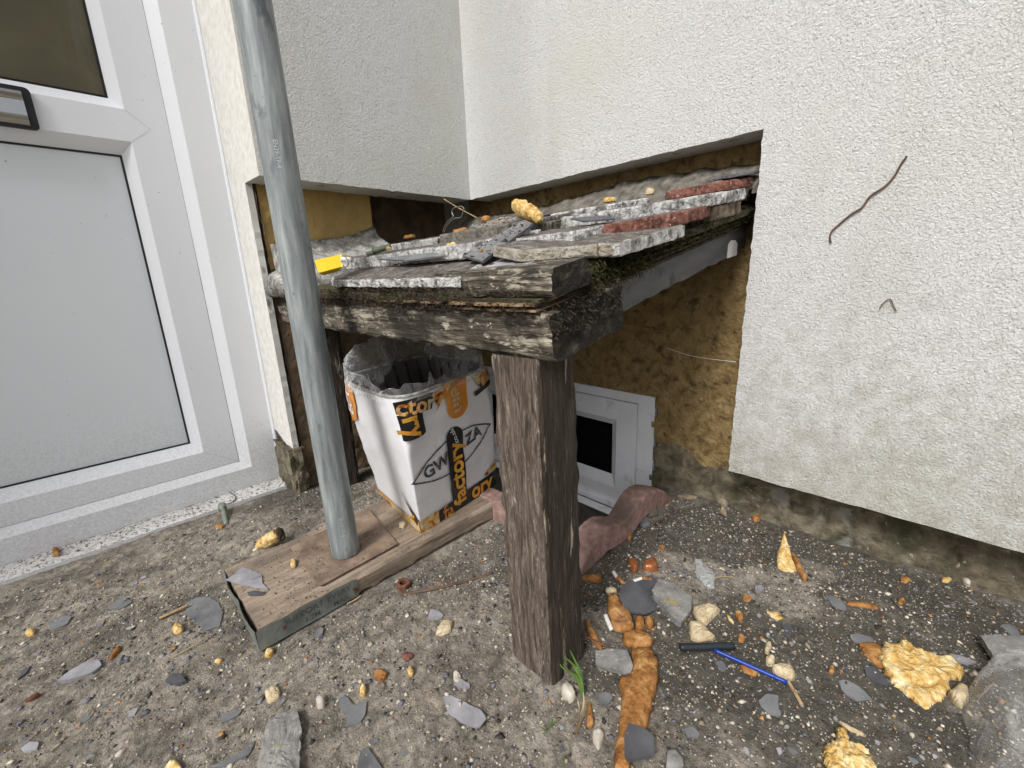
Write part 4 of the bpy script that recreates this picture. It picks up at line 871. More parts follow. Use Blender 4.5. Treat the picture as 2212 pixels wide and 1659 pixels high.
# liner bag: folds over the rim and stands up at the back
vs=[];fs=[]; nl=10; nr=m_
hh=[]
for k in range(nr):
    p=Rim[k]; c_=sum(Rim,Vector())/nr; back=((p-c_).normalized()).dot(Vector((.62,.78,0)))
    hh.append(.014+.060*max(0,back+.15)+.012*noise.noise(p*40)+ .02*max(0,((p-c_).normalized()).dot(Vector((-.5,.86,0)))))
for j in range(nl+1):
    t=j/nl
    for k in range(nr):
        p=Rim[k]; d=(p-c_); d.z=0; d.normalize()
        if t<.3:  q=p+d*.006-Vector((0,0,.012*(1-t/.3)))
        else:
            u=(t-.3)/.7; q=p+d*(.006-.004*u)+Vector((0,0,hh[k]*u))
        ns_=noise.noise_vector(q*34)*.013*(.15+t)+noise.noise_vector(q*95)*.006*(.2+t); vs.append(q+ns_)
for j in range(nl):
    for k in range(nr): fs.append((j*nr+k,j*nr+(k+1)%nr,(j+1)*nr+(k+1)%nr,(j+1)*nr+k))
# inward fall inside the bin
b0=len(vs); 
for j in range(1,6):
    for k in range(nr):
        p=Vector(vs[nl*nr+k]); d=(p-c_); d.z=0; q=p-d*(.10+.07*j)-Vector((0,0,.014*j)); vs.append(q+noise.noise_vector(q*40)*.007)
for j in range(5):
    a=nl*nr if j==0 else b0+(j-1)*nr; b_2=b0+j*nr
    for k in range(nr): fs.append((a+k,a+(k+1)%nr,b_2+(k+1)%nr,b_2+k))
o=mesh('bin_liner',vs,fs,bag_m,None,True); center(o); tag(o,'crumpled clear plastic bag lining the white bin','bag')
# ------------------------------------------------------------------ loose things on the ground
def zb(pts):
    zs=[Z(p[0],p[1]) for p in pts]+[Z(sum(p[0] for p in pts)/len(pts),sum(p[1] for p in pts)/len(pts))]
    zs.sort(); return zs[int(len(zs)*.7)]
SEED=[100]; USED=[]; LM=[(.249,.718,'galvanised pole foot'),(.09,.75,'board end band'),(.4,.62,'front edge of the board'),(.33,.36,'foot of the post'),(.60,.38,'wavy edging tile')]
import re
CUT=re.compile(r' (?:lying|right|left|between|near|nearest|beside|below|in|at|with|touching|tucked|poking|just|running|leaning|partly|halfway|against|covering|behind|across|on|above|under|pointing|showing|hidden|farther|close|alone|by|the|over|of|inside) .*')
UL=set()
def where(x,y,head):
    c=sorted(LM,key=lambda a:(a[0]-x)**2+(a[1]-y)**2)
    for a in c[:7]:
        ph=CUT.sub('',a[2]) if a[2] not in ('galvanised pole foot','board end band','front edge of the board','foot of the post','wavy edging tile') else a[2]
        dx,dy=x-a[0],y-a[1]; rt=dx*.69-dy*.72; fw=dx*.72+dy*.69
        d=('right of' if rt>0 else 'left of') if abs(rt)>abs(fw) else ('behind' if fw>0 else 'in front of')
        L='%s %s the %s'%(head,d,ph)
        if len(L.split())<=16 and L not in UL: UL.add(L); return L
    return None
def gp(name,cat,label,pts,h,m,dome=0.,rn=0.,lift=0.,tilt=(0,0),base=None,**k):
    z=zb(pts) if base is None else base
    SEED[0]+=1; pts=[(p[0],p[1],z) for p in pts]; cx_=sum(p[0] for p in pts)/len(pts); cy_=sum(p[1] for p in pts)/len(pts)
    LM.append((cx_,cy_,label)); USED.append((cx_,cy_,max(math.hypot(p[0]-cx_,p[1]-cy_) for p in pts)*.8))
    o=piece(name,pts,h,m,dome=dome,rn=rn,seed=SEED[0],lift=lift-.0008,tilt=tilt,**k); return tag(o,label,cat)
FO='foam'
gp('foam_strip',FO,'knobbly orange foam strip nearest the post, above the round foam blob',q4([(415,925),(440,900),(470,960),(515,1010),(528,1050),(515,1085),(470,1078),(430,1068),(418,1010),(412,960)]),.005,foamo_m,.009,.45,sub=12,jit=.003)
gp('foam_lump',FO,'rounded brown orange foam blob between the two foam strips',q4([(474,1090),(500,1068),(560,1068),(605,1085),(616,1118),(595,1146),(540,1142),(480,1128)]),.004,foamo_m,.010,.4,sub=10,jit=.002)
gp('foam_strip',FO,'long orange brown foam strip running down towards the bottom edge',q4([(515,1165),(550,1150),(600,1160),(630,1200),(632,1290),(612,1380),(595,1450),(580,1545),(560,1600),(520,1640),(500,1720),(440,1700),(438,1620),(455,1540),(468,1440),(470,1380),(462,1290),(515,1270),(518,1220)]),.006,foamo_m,.010,.25,sub=12,jit=.004)
gp('stone_shard','stone','thick grey stone shard with yellow lichen edge lying beside the dark slate',q4([(630,870),(700,890),(775,950),(770,1005),(725,1070),(690,1040),(600,930)]),.011,greyst_m,0,.12,tilt=(.03,.05),jit=.0012)
gp('roof_slate','slate','dark grit covered slate lying between the orange foam and the thick shard',q4([(470,880),(600,838),(640,870),(600,930),(640,985),(570,1010),(500,1000),(460,940)]),.004,darkslate_m,0,.3)
gp('foam_piece',FO,'rounded yellowish foam crust right of the lichened shard',q4([(775,975),(830,962),(880,964),(905,985),(870,1015),(840,1048),(812,1040),(790,1010)]),.004,foamp_m,.009,.3)
gp('foam_piece',FO,'pale curved foam wedge just above the black plastic strip',q4([(762,1032),(820,1030),(840,1065),(885,1105),(800,1118),(770,1105)]),.004,foamp_m,.006,.15)
gp('foam_piece',FO,'upright triangular foam shard standing in the middle of the open ground',q4([(1165,690),(1190,730),(1205,765),(1262,850),(1235,862),(1195,830),(1145,790),(1140,755),(1155,720)]),.007,foamy_m,.003,.5,tilt=(.25,-.35),sub=10)
gp('foam_piece',FO,'brown backed foam sliver tucked behind the triangular shard',q4([(1200,735),(1230,760),(1278,850),(1262,862),(1225,800)]),.005,foamo_m,.006,.2)
gp('foam_shard',FO,'largest yellow foam shard with ragged golden edges at the right',q4([(1600,1130),(1640,1142),(1690,1120),(1720,1145),(1760,1165),(1850,1190),(1900,1190),(1950,1240),(1940,1285),(1885,1275),(1890,1330),(1835,1380),(1790,1408),(1755,1385),(1700,1340),(1650,1310),(1610,1250),(1585,1200)]),.007,foamy_m,.003,.75,nscale=55,jit=.006,sub=16,n=150,tilt=(.05,-.06))
gp('foam_shard',FO,'smooth orange foam leaf poking out from under the largest yellow shard',q4([(1492,1125),(1530,1118),(1575,1122),(1612,1150),(1600,1235),(1555,1205),(1515,1160)]),.004,foamo_m,.002,.1)
gp('foam_piece',FO,'cream foam piece between the largest shard and the clear plastic',q4([(1880,1340),(1930,1312),(1965,1325),(1975,1370),(1940,1410),(1905,1380)]),.005,foamp_m,.008,.3)
gp('foam_shard',FO,'torn orange yellow foam clump at the bottom edge of the ground',q4([(1355,1570),(1400,1560),(1395,1510),(1420,1498),(1445,1540),(1450,1590),(1490,1580),(1520,1590),(1545,1620),(1590,1700),(1360,1700),(1345,1620)]),.009,foamy_m,.004,.8,nscale=75,jit=.005,sub=14,n=120)
gp('stone_slab','stone','flat grey stone corner showing behind the crumpled clear plastic',q4([(2005,1150),(2090,1145),(2300,1160),(2290,1260),(2150,1262),(2070,1255)]),.010,greyst_m,.0,.1,lift=.01)
gp('plastic_scrap','plastic','torn cloudy strip of plastic film on the mossy ground',q4([(785,762),(820,765),(828,812),(850,800),(878,838),(872,898),(838,885),(795,840)]),.003,scrap_m,.003,.5)
gp('slate_piece','stone','pale grey crusty rectangle of slate lying across the orange strip',q4([(362,1185),(430,1180),(500,1190),(525,1262),(510,1285),(430,1262),(362,1245)]),.008,greyst_m,0,.15,lift=.006,tilt=(0,-.08))
gp('roof_slate','slate','smooth dark slate covering the lower end of the long orange strip',q4([(500,1518),(555,1535),(610,1575),(612,1670),(485,1690),(483,1590)]),.005,darkslate_m,0,.08,lift=.014,tilt=(-.06,.05))
gp('stone_slab','stone','broken concrete chunk at the bottom edge left of the grass',q3([(1115,1740),(1150,1560),(1180,1490),(1230,1465),(1290,1450),(1312,1530),(1300,1740)]),.011,greyst_m,0,.45,jit=.003,sub=10)
gp('pebble','stone','white knobbly stone beside the grass at the foot of the post',q4([(210,1330),(235,1308),(268,1335),(276,1370),(255,1392),(220,1370)]),.006,pebble_m,.008,.4)
gp('pebble','stone','angular tan stone below the orange chip near the grass',q4([(345,1520),(375,1498),(402,1525),(395,1555),(372,1590),(350,1550)]),.005,pebble_m,.006,.4)
gp('pebble','stone','craggy brown stone against the end of the wavy edging tile',q4([(568,545),(600,528),(630,552),(632,580),(600,590),(570,580)],.0),.010,mortar_m,.012,.5)
gp('mortar_crumb','stone','blue grey crumbled lump left of the craggy brown stone',q4([(532,575),(555,565),(585,590),(600,625),(565,632),(540,605)]),.005,slate_m,.008,.8)
gp('foam_piece',FO,'grey crusted chip with yellow foam corner at the bottom edge',q4([(665,1600),(700,1592),(742,1640),(740,1680),(665,1680)]),.006,greyst_m,.003,.3)
gp('wood_chip','wood','curved amber wood chip beside the dry grass stems',q4([(322,1385),(338,1378),(355,1470),(352,1492),(322,1488)]),.003,foamo_m,.003,.2)
gp('foam_strip',FO,'thin curled foam sliver against the right side of the post foot',q4([(315,1025),(330,1030),(360,1080),(395,1150),(385,1162),(345,1115),(318,1060)]),.003,foamo_m,.005,.3)
gp('foam_piece',FO,'glossy amber resin lump with pointed end under the striped dropper',q4([(497,780),(515,768),(545,785),(548,810),(530,835),(512,812)]),.004,amber_m,.008,.3)
gp('foam_piece',FO,'glossy amber resin cube right of the striped dropper',q4([(580,775),(625,772),(632,815),(605,822),(560,812),(565,792)]),.005,amber_m,.009,.4)
gp('foam_piece',FO,'dull orange foam crumbs against the post below the edging tile',q4([(302,848),(345,832),(385,845),(388,866),(350,866),(310,860)]),.004,foamo_m,.006,.6)
gp('foam_piece',FO,'round orange foam bead beside the knobbly strip',q4([(528,1015),(548,1005),(572,1015),(574,1045),(556,1058),(534,1050)]),.004,foamo_m,.009,.1)
gp('foam_piece',FO,'second round orange foam bead, farther from the strip',q4([(575,1012),(592,1005),(614,1020),(612,1045),(592,1052),(576,1040)]),.004,foamo_m,.008,.1)
gp('foam_piece',FO,'pale nugget of foam at the tip of the knobbly strip',q4([(402,905),(425,892),(455,905),(450,918),(415,918)]),.004,foamp_m,.005,.3)
gp('foam_piece',FO,'yellow oblong foam pebble beside the end of the blue pen',q4([(1118,1230),(1150,1218),(1200,1225),(1226,1255),(1218,1282),(1180,1280),(1135,1258)]),.005,foamp_m,.009,.2)
gp('foam_piece',FO,'small peach foam bead above the oblong foam pebble',q4([(1092,1190),(1115,1180),(1138,1195),(1132,1222),(1100,1218)]),.004,foamp_m,.007,.2)
gp('foam_piece',FO,'thin yellow foam curl right of the black plastic strip',q4([(1095,1120),(1118,1115),(1122,1140),(1105,1170),(1090,1158)]),.003,foamp_m,.004,.3)
gp('foam_piece',FO,'orange foam flake hidden under the middle of the blue pen',q4([(978,1222),(1010,1212),(1040,1235),(1072,1252),(1050,1265),(1010,1250)]),.003,foamo_m,.004,.4)
for lab,p,m_,hh_ in (('long orange edged foam sliver near the plinth',[(1445,940),(1530,942),(1588,962),(1580,974),(1500,962),(1448,952)],foamo_m,.004),
  ('orange foam triangle below the torn plastic film',[(995,915),(1015,912),(1042,932),(1030,942),(998,938)],foamo_m,.004),
  ('orange bean shaped foam crumb right of the yellowish crust',[(962,985),(978,980),(1000,1005),(998,1030),(978,1028)],foamo_m,.006),
  ('thin orange foam splinter beside the bean shaped crumb',[(925,1000),(935,1003),(958,1030),(958,1042),(935,1020)],foamy_m,.003),
  ('crinkled golden foam scrap in the middle of the open ground',[(1095,978),(1125,985),(1150,980),(1176,1015),(1140,1022),(1115,1000)],foamy_m,.004),
  ('rust brown foam crumb above the right end of the black strip',[(975,1085),(995,1078),(1008,1100),(1000,1118),(978,1110)],foamo_m,.005),
  ('little orange foam crumb left of the largest shard',[(1368,1222),(1385,1212),(1395,1240),(1385,1256),(1366,1245)],foamo_m,.004),
  ('orange crumb close under the plinth at the right',[(1672,858),(1700,848),(1720,862),(1700,876),(1675,872)],foamo_m,.005),
  ('yellow crumb close to the plinth at the far right',[(1845,878),(1880,874),(1892,886),(1870,898),(1848,892)],foamy_m,.004),
  ('orange crumb between the two crumbs by the plinth',[(1668,932),(1690,930),(1700,950),(1680,958),(1665,950)],foamo_m,.004),
  ('orange cone shaped crumb right beside the edging tile',[(490,648),(505,645),(518,665),(510,688),(492,668)],foamo_m,.006),
  ('orange crumb above the amber resin cube',[(635,712),(652,708),(662,722),(650,736),(636,728)],foamo_m,.005),
  ('pale foam splinter lying alone near the bottom edge',[(1405,1455),(1425,1458),(1480,1490),(1532,1515),(1528,1528),(1470,1505)],foamp_m,.003)):
    gp('foam_crumb',FO,lab,q4(p),hh_*.6,m_,hh_*.6,.4)
SL='slate'
for lab,p,m_ in (('oval dark slate near the plinth above the orange sliver',[(1350,915),(1400,925),(1445,965),(1440,985),(1385,965)],slate_m),
  ('dark oval slate touching the orange foam leaf',[(1460,1085),(1490,1078),(1560,1098),(1562,1118),(1500,1122),(1465,1108)],slate_m),
  ('dark pointed slate below the largest foam shard',[(1410,1285),(1440,1278),(1500,1310),(1560,1368),(1490,1372),(1425,1330)],slate_m),
  ('dark slate partly under the left edge of the largest foam shard',[(1520,1228),(1560,1225),(1612,1275),(1640,1310),(1580,1300),(1530,1265)],darkslate_m),
  ('mid grey slate chip below the end of the blue pen',[(1065,1370),(1100,1338),(1150,1350),(1152,1400),(1168,1440),(1110,1430),(1075,1395)],slate_m),
  ('faint grey slate chip right of the long orange strip',[(740,1500),(780,1488),(815,1520),(800,1538),(755,1530)],slate_m),
  ('slate blade at the far right near the plinth',[(2105,1060),(2140,1050),(2185,1085),(2195,1125),(2150,1105)],slate_m),
  ('thin slate blade behind the largest foam shard',[(1895,1185),(1930,1182),(2012,1215),(1970,1222),(1910,1205)],paleslate_m),
  ('narrow dark slate in the open ground right of the yellow curl',[(1170,1040),(1200,1036),(1212,1065),(1198,1105),(1175,1080)],darkslate_m),
  ('blue grey slate crumb right of the grass stems',[(372,1350),(410,1338),(440,1360),(415,1395),(378,1395)],slate_m),
  ('slate chip below the middle of the blue pen',[(878,1205),(905,1195),(928,1225),(920,1245),(890,1235)],slate_m),
  ('bluish slate crumb between the triangular shard and the plastic film',[(1050,875),(1075,868),(1092,885),(1070,905),(1050,898)],paleslate_m)):
    gp('slate_chip',SL,lab,q4(p),.0028,m_,0,.15)
for lab,p,m_,k_ in (('large grey slate fragment lying left of the board end',[(800,945),(850,920),(905,918),(945,945),(962,985),(950,1045),(880,1068),(845,1020),(805,1000)],slate_m,1),
  ('pointed slate wedge with pale top at the far left',[(250,1292),(320,1240),(385,1205),(430,1200),(442,1225),(400,1258),(300,1290)],paleslate_m,2),
  ('dark slate flake halfway between door sill and pointed wedge',[(468,975),(500,935),(525,925),(576,940),(535,968)],slate_m,1),
  ('light purple slate flake in the lower middle of the ground',[(1915,1372),(1950,1365),(2010,1395),(2080,1430),(2105,1465),(2070,1510),(1990,1480),(1935,1440)],paleslate_m,1),
  ('dark forked slate piece left of the light purple flake',[(1470,1375),(1500,1368),(1530,1410),(1588,1390),(1582,1450),(1550,1502),(1502,1500),(1500,1450),(1468,1420)],slate_m,1),
  ('slate shard at the very bottom edge beside the concrete chunk',[(1545,1690),(1562,1610),(1590,1590),(1625,1640),(1660,1690)],slate_m,1),
  ('long slate sliver pointing to the concrete chunk',[(905,1662),(960,1640),(1040,1598),(1110,1540),(1080,1605),(980,1662)],slate_m,1),
  ('broad slate flake right of the cream foam chip',[(952,1455),(990,1420),(1052,1412),(1030,1440),(960,1475)],slate_m,1),
  ('pale slate flake near the bottom left corner',[(95,1590),(130,1560),(175,1562),(165,1595),(110,1605)],paleslate_m,1),
  ('small bright slate flake near the concrete chunk',[(552,1448),(575,1418),(602,1410),(585,1440)],paleslate_m,1),
  ('black slate lump left of the yellow crumb in the left foreground',[(718,1292),(740,1265),(785,1262),(808,1298),(765,1308)],darkslate_m,2),
  ('pale slate flake right of the dark forked piece',[(1960,1308),(1990,1296),(2035,1325),(2030,1345),(1975,1330)],paleslate_m,1),
  ('slate flake with pointed ends near the post on its left side',[(1850,1025),(1862,985),(1905,1000),(1920,1020),(1885,1035)],paleslate_m,1),
  ('small square slate flake in front of the board band',[(1358,1095),(1372,1070),(1400,1062),(1395,1092),(1370,1112)],slate_m,1),
  ('faint slate flake at the left below the door sill',[(210,1035),(240,1010),(310,1005),(290,1040),(230,1065)],slate_m,1),
  ('dark slate flake by the left edge of the photo',[(78,1278),(95,1240),(135,1215),(115,1250)],darkslate_m,1)):
    gp('slate_chip',SL,lab,q3(p),.003*k_,m_,0,.15)
gp('slate_chip',SL,'large pale slate flake lying across the board end beside the rusty plate',q3([(975,850),(1010,830),(1045,795),(1090,808),(1135,830),(1132,862),(1165,895),(1060,876)],.0385),.0022,paleslate_m,0,.1,base=.0392)
gp('slate_chip',SL,'narrow dark slate splinter on the board below the large pale flake',q3([(1070,905),(1100,898),(1145,905),(1140,915),(1075,918)],.0385),.003,darkslate_m,0,.1,base=.0392)
gp('slate_chip',SL,'dark slate flake on the board between rusty plate and white bin',q3([(1590,598),(1612,588),(1642,598),(1630,612),(1600,612)],.0385),.002,darkslate_m,0,.1,base=.0392)
gp('foam_crumb',FO,'yellow foam crumb on the board left of the rusty plate',q3([(1255,788),(1262,766),(1282,772),(1278,796),(1262,800)],.0385),.004,foamy_m,.004,.3,base=.0392)
gp('foam_crumb',FO,'white foam crumb on the board left of the bin corner',q3([(1722,610),(1745,598),(1758,608),(1745,628),(1725,622)],.0385),.003,foamp_m,.004,.3,base=.0392)
for lab,p,m_,hh_ in (('yellow foam nugget at the far left',[(110,1085),(125,1062),(155,1062),(152,1090),(125,1095)],foamy_m,.007),
  ('yellow foam nugget left of the large slate fragment, next to it below',[(745,1065),(765,1042),(795,1048),(790,1075),(755,1085)],foamy_m,.008),
  ('yellow foam nugget just in front of the board corner',[(1142,1172),(1150,1148),(1180,1140),(1185,1160),(1160,1180)],foamy_m,.008),
  ('cream foam chip in the middle of the left foreground',[(1145,1345),(1182,1314),(1215,1335),(1217,1368),(1200,1385),(1160,1398)],foamp_m,.006),
  ('folded tan foam flake left of the post foot',[(1882,1098),(1900,1055),(1925,1028),(1962,1040),(1948,1085),(1915,1098)],foamp_m,.007),
  ('orange foam crumb right of the cream foam chip',[(1617,1265),(1650,1255),(1682,1278),(1660,1302),(1625,1295)],foamo_m,.008),
  ('golden foam crumb right of the orange crumb',[(1762,1262),(1775,1240),(1792,1262),(1788,1284),(1768,1284)],foamy_m,.007),
  ('tall yellow foam crumb below the golden one',[(1557,1340),(1570,1315),(1586,1330),(1582,1365),(1560,1365)],foamy_m,.007),
  ('yellow foam crumb in front of the board, left part',[(925,1195),(945,1182),(965,1190),(945,1204)],foamy_m,.005),
  ('orange wood like sliver above the pointed slate wedge',[(475,1192),(500,1148),(525,1135),(520,1160),(485,1195)],foamo_m,.006),
  ('dark red wood sliver at the far left',[(112,1382),(145,1355),(182,1342),(165,1362),(125,1385)],rustd_m,.005),
  ('pinkish stone crumb in front of the board right half',[(1735,1185),(1765,1170),(1795,1190),(1765,1215),(1738,1205)],red_m,.004),
  ('white shell like chip right of the golden crumb',[(1960,1265),(1975,1252),(1998,1285),(1985,1318),(1962,1318)],pebble_m,.004),
  ('round cream pebble right of the concrete chunk',[(1368,1395),(1390,1378),(1412,1395),(1405,1420),(1375,1425)],pebble_m,.010),
  ('orange foam crumb at the bottom edge left of the concrete chunk',[(710,1680),(740,1632),(775,1640),(795,1680)],foamy_m,.006),
  ('long pale chip at the bottom left',[(500,1622),(515,1600),(552,1585),(530,1612)],pebble_m,.004),
  ('brown crumb in front of the door sill end',[(930,632),(950,622),(978,630),(960,642)],foamo_m,.005)):
    gp('foam_crumb',FO,lab,q3(p),hh_*.5,m_,hh_*.7,.4)
gp('foam_crumb',FO,'orange brown pebble lying on the door sill at the left',q3([(228,735),(235,718),(258,718),(260,745),(235,748)],.0135),.004,foamo_m,.006,.2,base=.0145)
# foam chunk with a dark cut end leaning on the board
a_=G(552,1190,.002); b_=G(606,1152,.034); 
pts=spline([a_,a_.lerp(b_,.28)+Vector((0,0,.004)),a_.lerp(b_,.6)+Vector((0,0,.002)),b_],8)
vs,fs=tube(pts,[.004+.009*min(1,i/10)+.0025*noise.noise(Vector((i*.5,0,0))) for i in range(len(pts))],18)
vs=[Vector(v)+noise.noise_vector(Vector(v)*110)*.0035 for v in vs]
o=mesh('foam_chunk',vs,fs,foamy_m,None,True); center(o); tag(o,'thick yellow foam chunk with a dark cut end behind the board','foam')
v,f=tube([pts[-1]-(pts[-1]-pts[-3])*.9,pts[-1]+(pts[-1]-pts[-2])*.35],[.0148,.0135],16); v=[Vector(x)+noise.noise_vector(Vector(x)*130)*.002 for x in v]
c_=mesh('cut_end',v,f,mossw_m,None,True); c_.parent=o; c_.location=-o.location
# plastic strip, pen, butts, dropper, sticks, nails
def rod(name,a,b,r,m,label,cat,seg=10,mid=0,pts=None,rr=None,parent=None):
    P=pts or [a,(Vector(a)+Vector(b))/2+Vector((0,0,mid)),b]; P=spline(P,6)
    R=r if rr is None else [rr[0]+(rr[1]-rr[0])*i/(len(P)-1) for i in range(len(P))]
    v,f=tube(P,R,seg); o=mesh(name,v,f,m,parent,True); center(o); 
    return tag(o,label,cat) if label else o
def Q4(x,y,z): return G(1106+.5*x,829.5+.5*y,z)
def Q3(x,y,z): return G(.5*x,829.5+.5*y,z)
rod('plastic_strip',Q4(726,1138,.008),Q4(958,1132,.008),.0050,blackp_m,'short black plastic tube lying behind the end of the blue pen','plastic')
pen=rod('pen_barrel',Q4(872,1148,.010),Q4(1190,1290,.007),.0027,blue_m,'slim bright blue plastic pen barrel lying on the open ground','pen')
c_=rod('collar',Q4(1130,1262,.0076),Q4(1140,1267,.0076),.0031,blue_m,None,None); c_.parent=pen; c_.location=c_.location-pen.location
rod('stick',Q4(1192,1282,.004),Q4(1252,1385,.003),.0022,twigp_m,'pale wooden stick touching the end of the blue pen','stick')
rod('nail','',None,.0011,rustd_m,'long thin dark nail leaning from the post foot to the orange strip','nail',pts=[Q4(300,1082,.016),Q4(400,1130,.012),Q4(512,1192,.014)])
for n_,(x0,y0,x1,y1,x2,y2),lab in ((0,(438,812,462,845,488,866),'cigarette end with orange filter nearest the edging tile'),(1,(526,852,560,848,602,845),'cigarette end lying flat against the dark slate')):
    o=rod('cigarette_butt',Q4(x1-8*(1-n_),y1-8,.006),Q4(x2,y2,.005),.0033,foamo_m,lab,'cigarette end')
    c_=rod('paper_end',Q4(x0,y0,.006),Q4(x1-8*(1-n_),y1-8,.006),.0031,paper_m,None,None); c_.parent=o; c_.location=c_.location-o.location
o=rod('cigarette_butt',Q4(404,1000,.006),Q4(430,1062,.005),.0034,paper_m,'white cigarette end lying along the left side of the knobbly foam strip','cigarette end')
d=rod('dropper',Q4(498,732,.010),Q4(536,775,.009),None,paper_m,'tiny black and white striped pointed tube stuck in amber resin','tube',rr=(.0012,.0045))
for t_ in (.05,.34,.54,.74):
    a=Q4(498,732,.010); b=Q4(536,775,.009); r_=.0014+(.0045-.0012)*t_; c_=rod('stripe',a.lerp(b,t_),a.lerp(b,t_+.09),r_+.0003,blackp_m,None,None); c_.parent=d; c_.location=c_.location-d.location
for lab,P,r_,m_ in (('dark twig lying between the rusty nut and the post',[Q3(1735,908,.004),Q3(1900,880,.007),Q3(2130,818,.005)],.0022,twig_m),
   ('pale wooden stick under the large slate fragment left of the board',[Q3(690,1012,.003),Q3(750,985,.004),Q3(812,955,.004)],.0024,twigp_m),
   ('long pale straw in the left foreground',[Q3(738,1182,.002),Q3(820,1140,.004),Q3(905,1085,.002)],.0008,straw_m),
   ('short straw beside the board band end',[Q3(1500,950,.002),Q3(1530,935,.002),Q3(1560,915,.002)],.0015,twigp_m),
   ('thin straw lying in the grit before the door sill',[Q3(620,755,.003),Q3(680,745,.004),Q3(745,738,.003)],.0007,straw_m),
   ('curved straw by the foot of the left wall pier',[Q3(1165,505,.003),Q3(1230,495,.004),Q3(1290,488,.003)],.0008,straw_m),
   ('pale twig piece near the wall behind the edging tile',[Q4(665,528,.006),Q4(690,510,.006),Q4(708,498,.006)],.003,twigp_m),
   ('thin curved root lying along the plinth',[Q4(1060,648,.004),Q4(1130,642,.006),Q4(1200,655,.004)],.0012,twig_m),
   ('bleached straw right of the torn plastic film',[Q4(872,840,.004),Q4(910,832,.006),Q4(958,835,.004)],.0009,straw_m),
   ('grey needle shaped twig near the orange sliver',[Q4(1640,925,.004),Q4(1670,960,.005),Q4(1715,1000,.003)],.001,wire_m)):
    rod('twig','',None,r_,m_,lab,'twig',pts=P,seg=6)
# nut
c=Q3(1746,885,.001); vs=[];fs=[]; hx=[(math.cos(math.radians(60*k+12)),math.sin(math.radians(60*k+12))) for k in range(6)]
N=24
def hexr(a,R): 
    a=(a-math.radians(12))%(math.pi/3)-math.pi/6; return R*math.cos(math.pi/6)/math.cos(a)
prof=[(.0,1,0),(.0,1,1.2),(.0,1,13),(.0,.93,14.2),('i',.62,14.2),('i',.55,13),('i',.55,1),('i',.62,0)]
for kind,s_,h_ in prof:
    for k in range(N):
        a=2*math.pi*k/N; r=(hexr(a,.0128)*s_ if kind!='i' else .0128*s_*.92); e=1+.04*noise.noise(Vector((a*3,h_*.3,1))); vs.append((c.x+r*e*math.cos(a),c.y+r*e*math.sin(a),c.z+h_*.001))
for r in range(len(prof)):
    r2=(r+1)%len(prof)
    for k in range(N): fs.append((r*N+k,r*N+(k+1)%N,r2*N+(k+1)%N,r2*N+k))
o=mesh('hex_nut',vs,fs,rustd_m); center(o); tag(o,'rusty nut standing on the ground in front of the board','nut')
# pin and wire clip on the door sill
o=rod('clevis_pin',Q3(978,606,.005),Q3(962,535,.020),.0052,pin_m,'greenish zinc pin leaning on the door sill edge beside a wire ring','pin')
c_=rod('pin_head',Q3(962,540,.0185),Q3(959,524,.022),.0085,pin_m,None,None,seg=14); c_.parent=o; c_.location=c_.location-o.location
rod('wire_clip','',None,.0013,wire_m,'looped steel wire clip lying on the door sill beside the zinc pin','wire clip',seg=6,
   pts=[Q3(x,y,.016) for x,y in ((960,520),(1000,512),(1018,490),(990,468),(940,464),(900,470),(870,482),(858,488),(872,492),(905,484),(935,490))])
# leaf and flat pebble by the wall
gp('dry_leaf','leaf','pale curled dry leaf lying against the plinth',q4([(880,515),(905,508),(935,530),(930,560),(905,572),(925,600),(895,585),(900,545),(880,535)]),.004,leaf_m,.008,.5)
gp('dry_leaf','leaf','flat tan leaf lying between the stick and the curled leaf near the wall',q4([(710,505),(750,497),(808,512),(760,520)]),.003,leaf_m,.003,.4)
gp('pebble','stone','smooth brown oval pebble against the plinth',q4([(1032,592),(1052,583),(1074,592),(1070,608),(1045,612)]),.003,foamo_m,.006,.1)
gp('pebble','stone','cream pebble near the plinth at the far right',q4([(1925,880),(1945,872),(1972,900),(1968,918),(1940,905)]),.004,pebble_m,.006,.2)
# crumpled clear plastic at the right edge
vs=[];fs=[]; c=Vector((.80,-.17,0)); 
outline=[Q4(1975,1318,0),Q4(2020,1285,0),Q4(2080,1262,0),Q4(2212,1230,0),Q4(2500,1180,0),Q4(2700,1500,0),Q4(2300,1900,0),Q4(2010,1850,0),Q4(1975,1560,0),Q4(1945,1460,0),Q4(1950,1400,0)]
P=resample([np.array((p.x,p.y)) for p in outline],110,.006,4); c2=P.mean(0); K_=26
for j in range(K_+1):
    f=j/K_
    for k,p in enumerate(P):
        q=c2+(p-c2)*(1-f)*(1+.0*f); h=.075*(1-(1-f)**2.2)**.7+.006
        v=Vector((q[0],q[1],h)); n1=noise.noise_vector(v*16)*.016*min(1,f*4)+noise.noise_vector(Vector((v.x*30,v.y*14,v.z*30)))*.010*min(1,f*4); rid=abs(noise.noise(Vector((v.x*22,v.y*9,5))))*.02*min(1,f*3); v+=n1-Vector((0,0,rid)); v.z=max(v.z,.002); vs.append(v)
n=len(P)
for j in range(K_):
    for k in range(n): fs.append((j*n+k,j*n+(k+1)%n,(j+1)*n+(k+1)%n,(j+1)*n+k))
o=mesh('plastic_sheet',vs,fs,bag2_m,None,True); center(o); tag(o,'crumpled clear plastic sheet in the bottom right corner','plastic sheet')
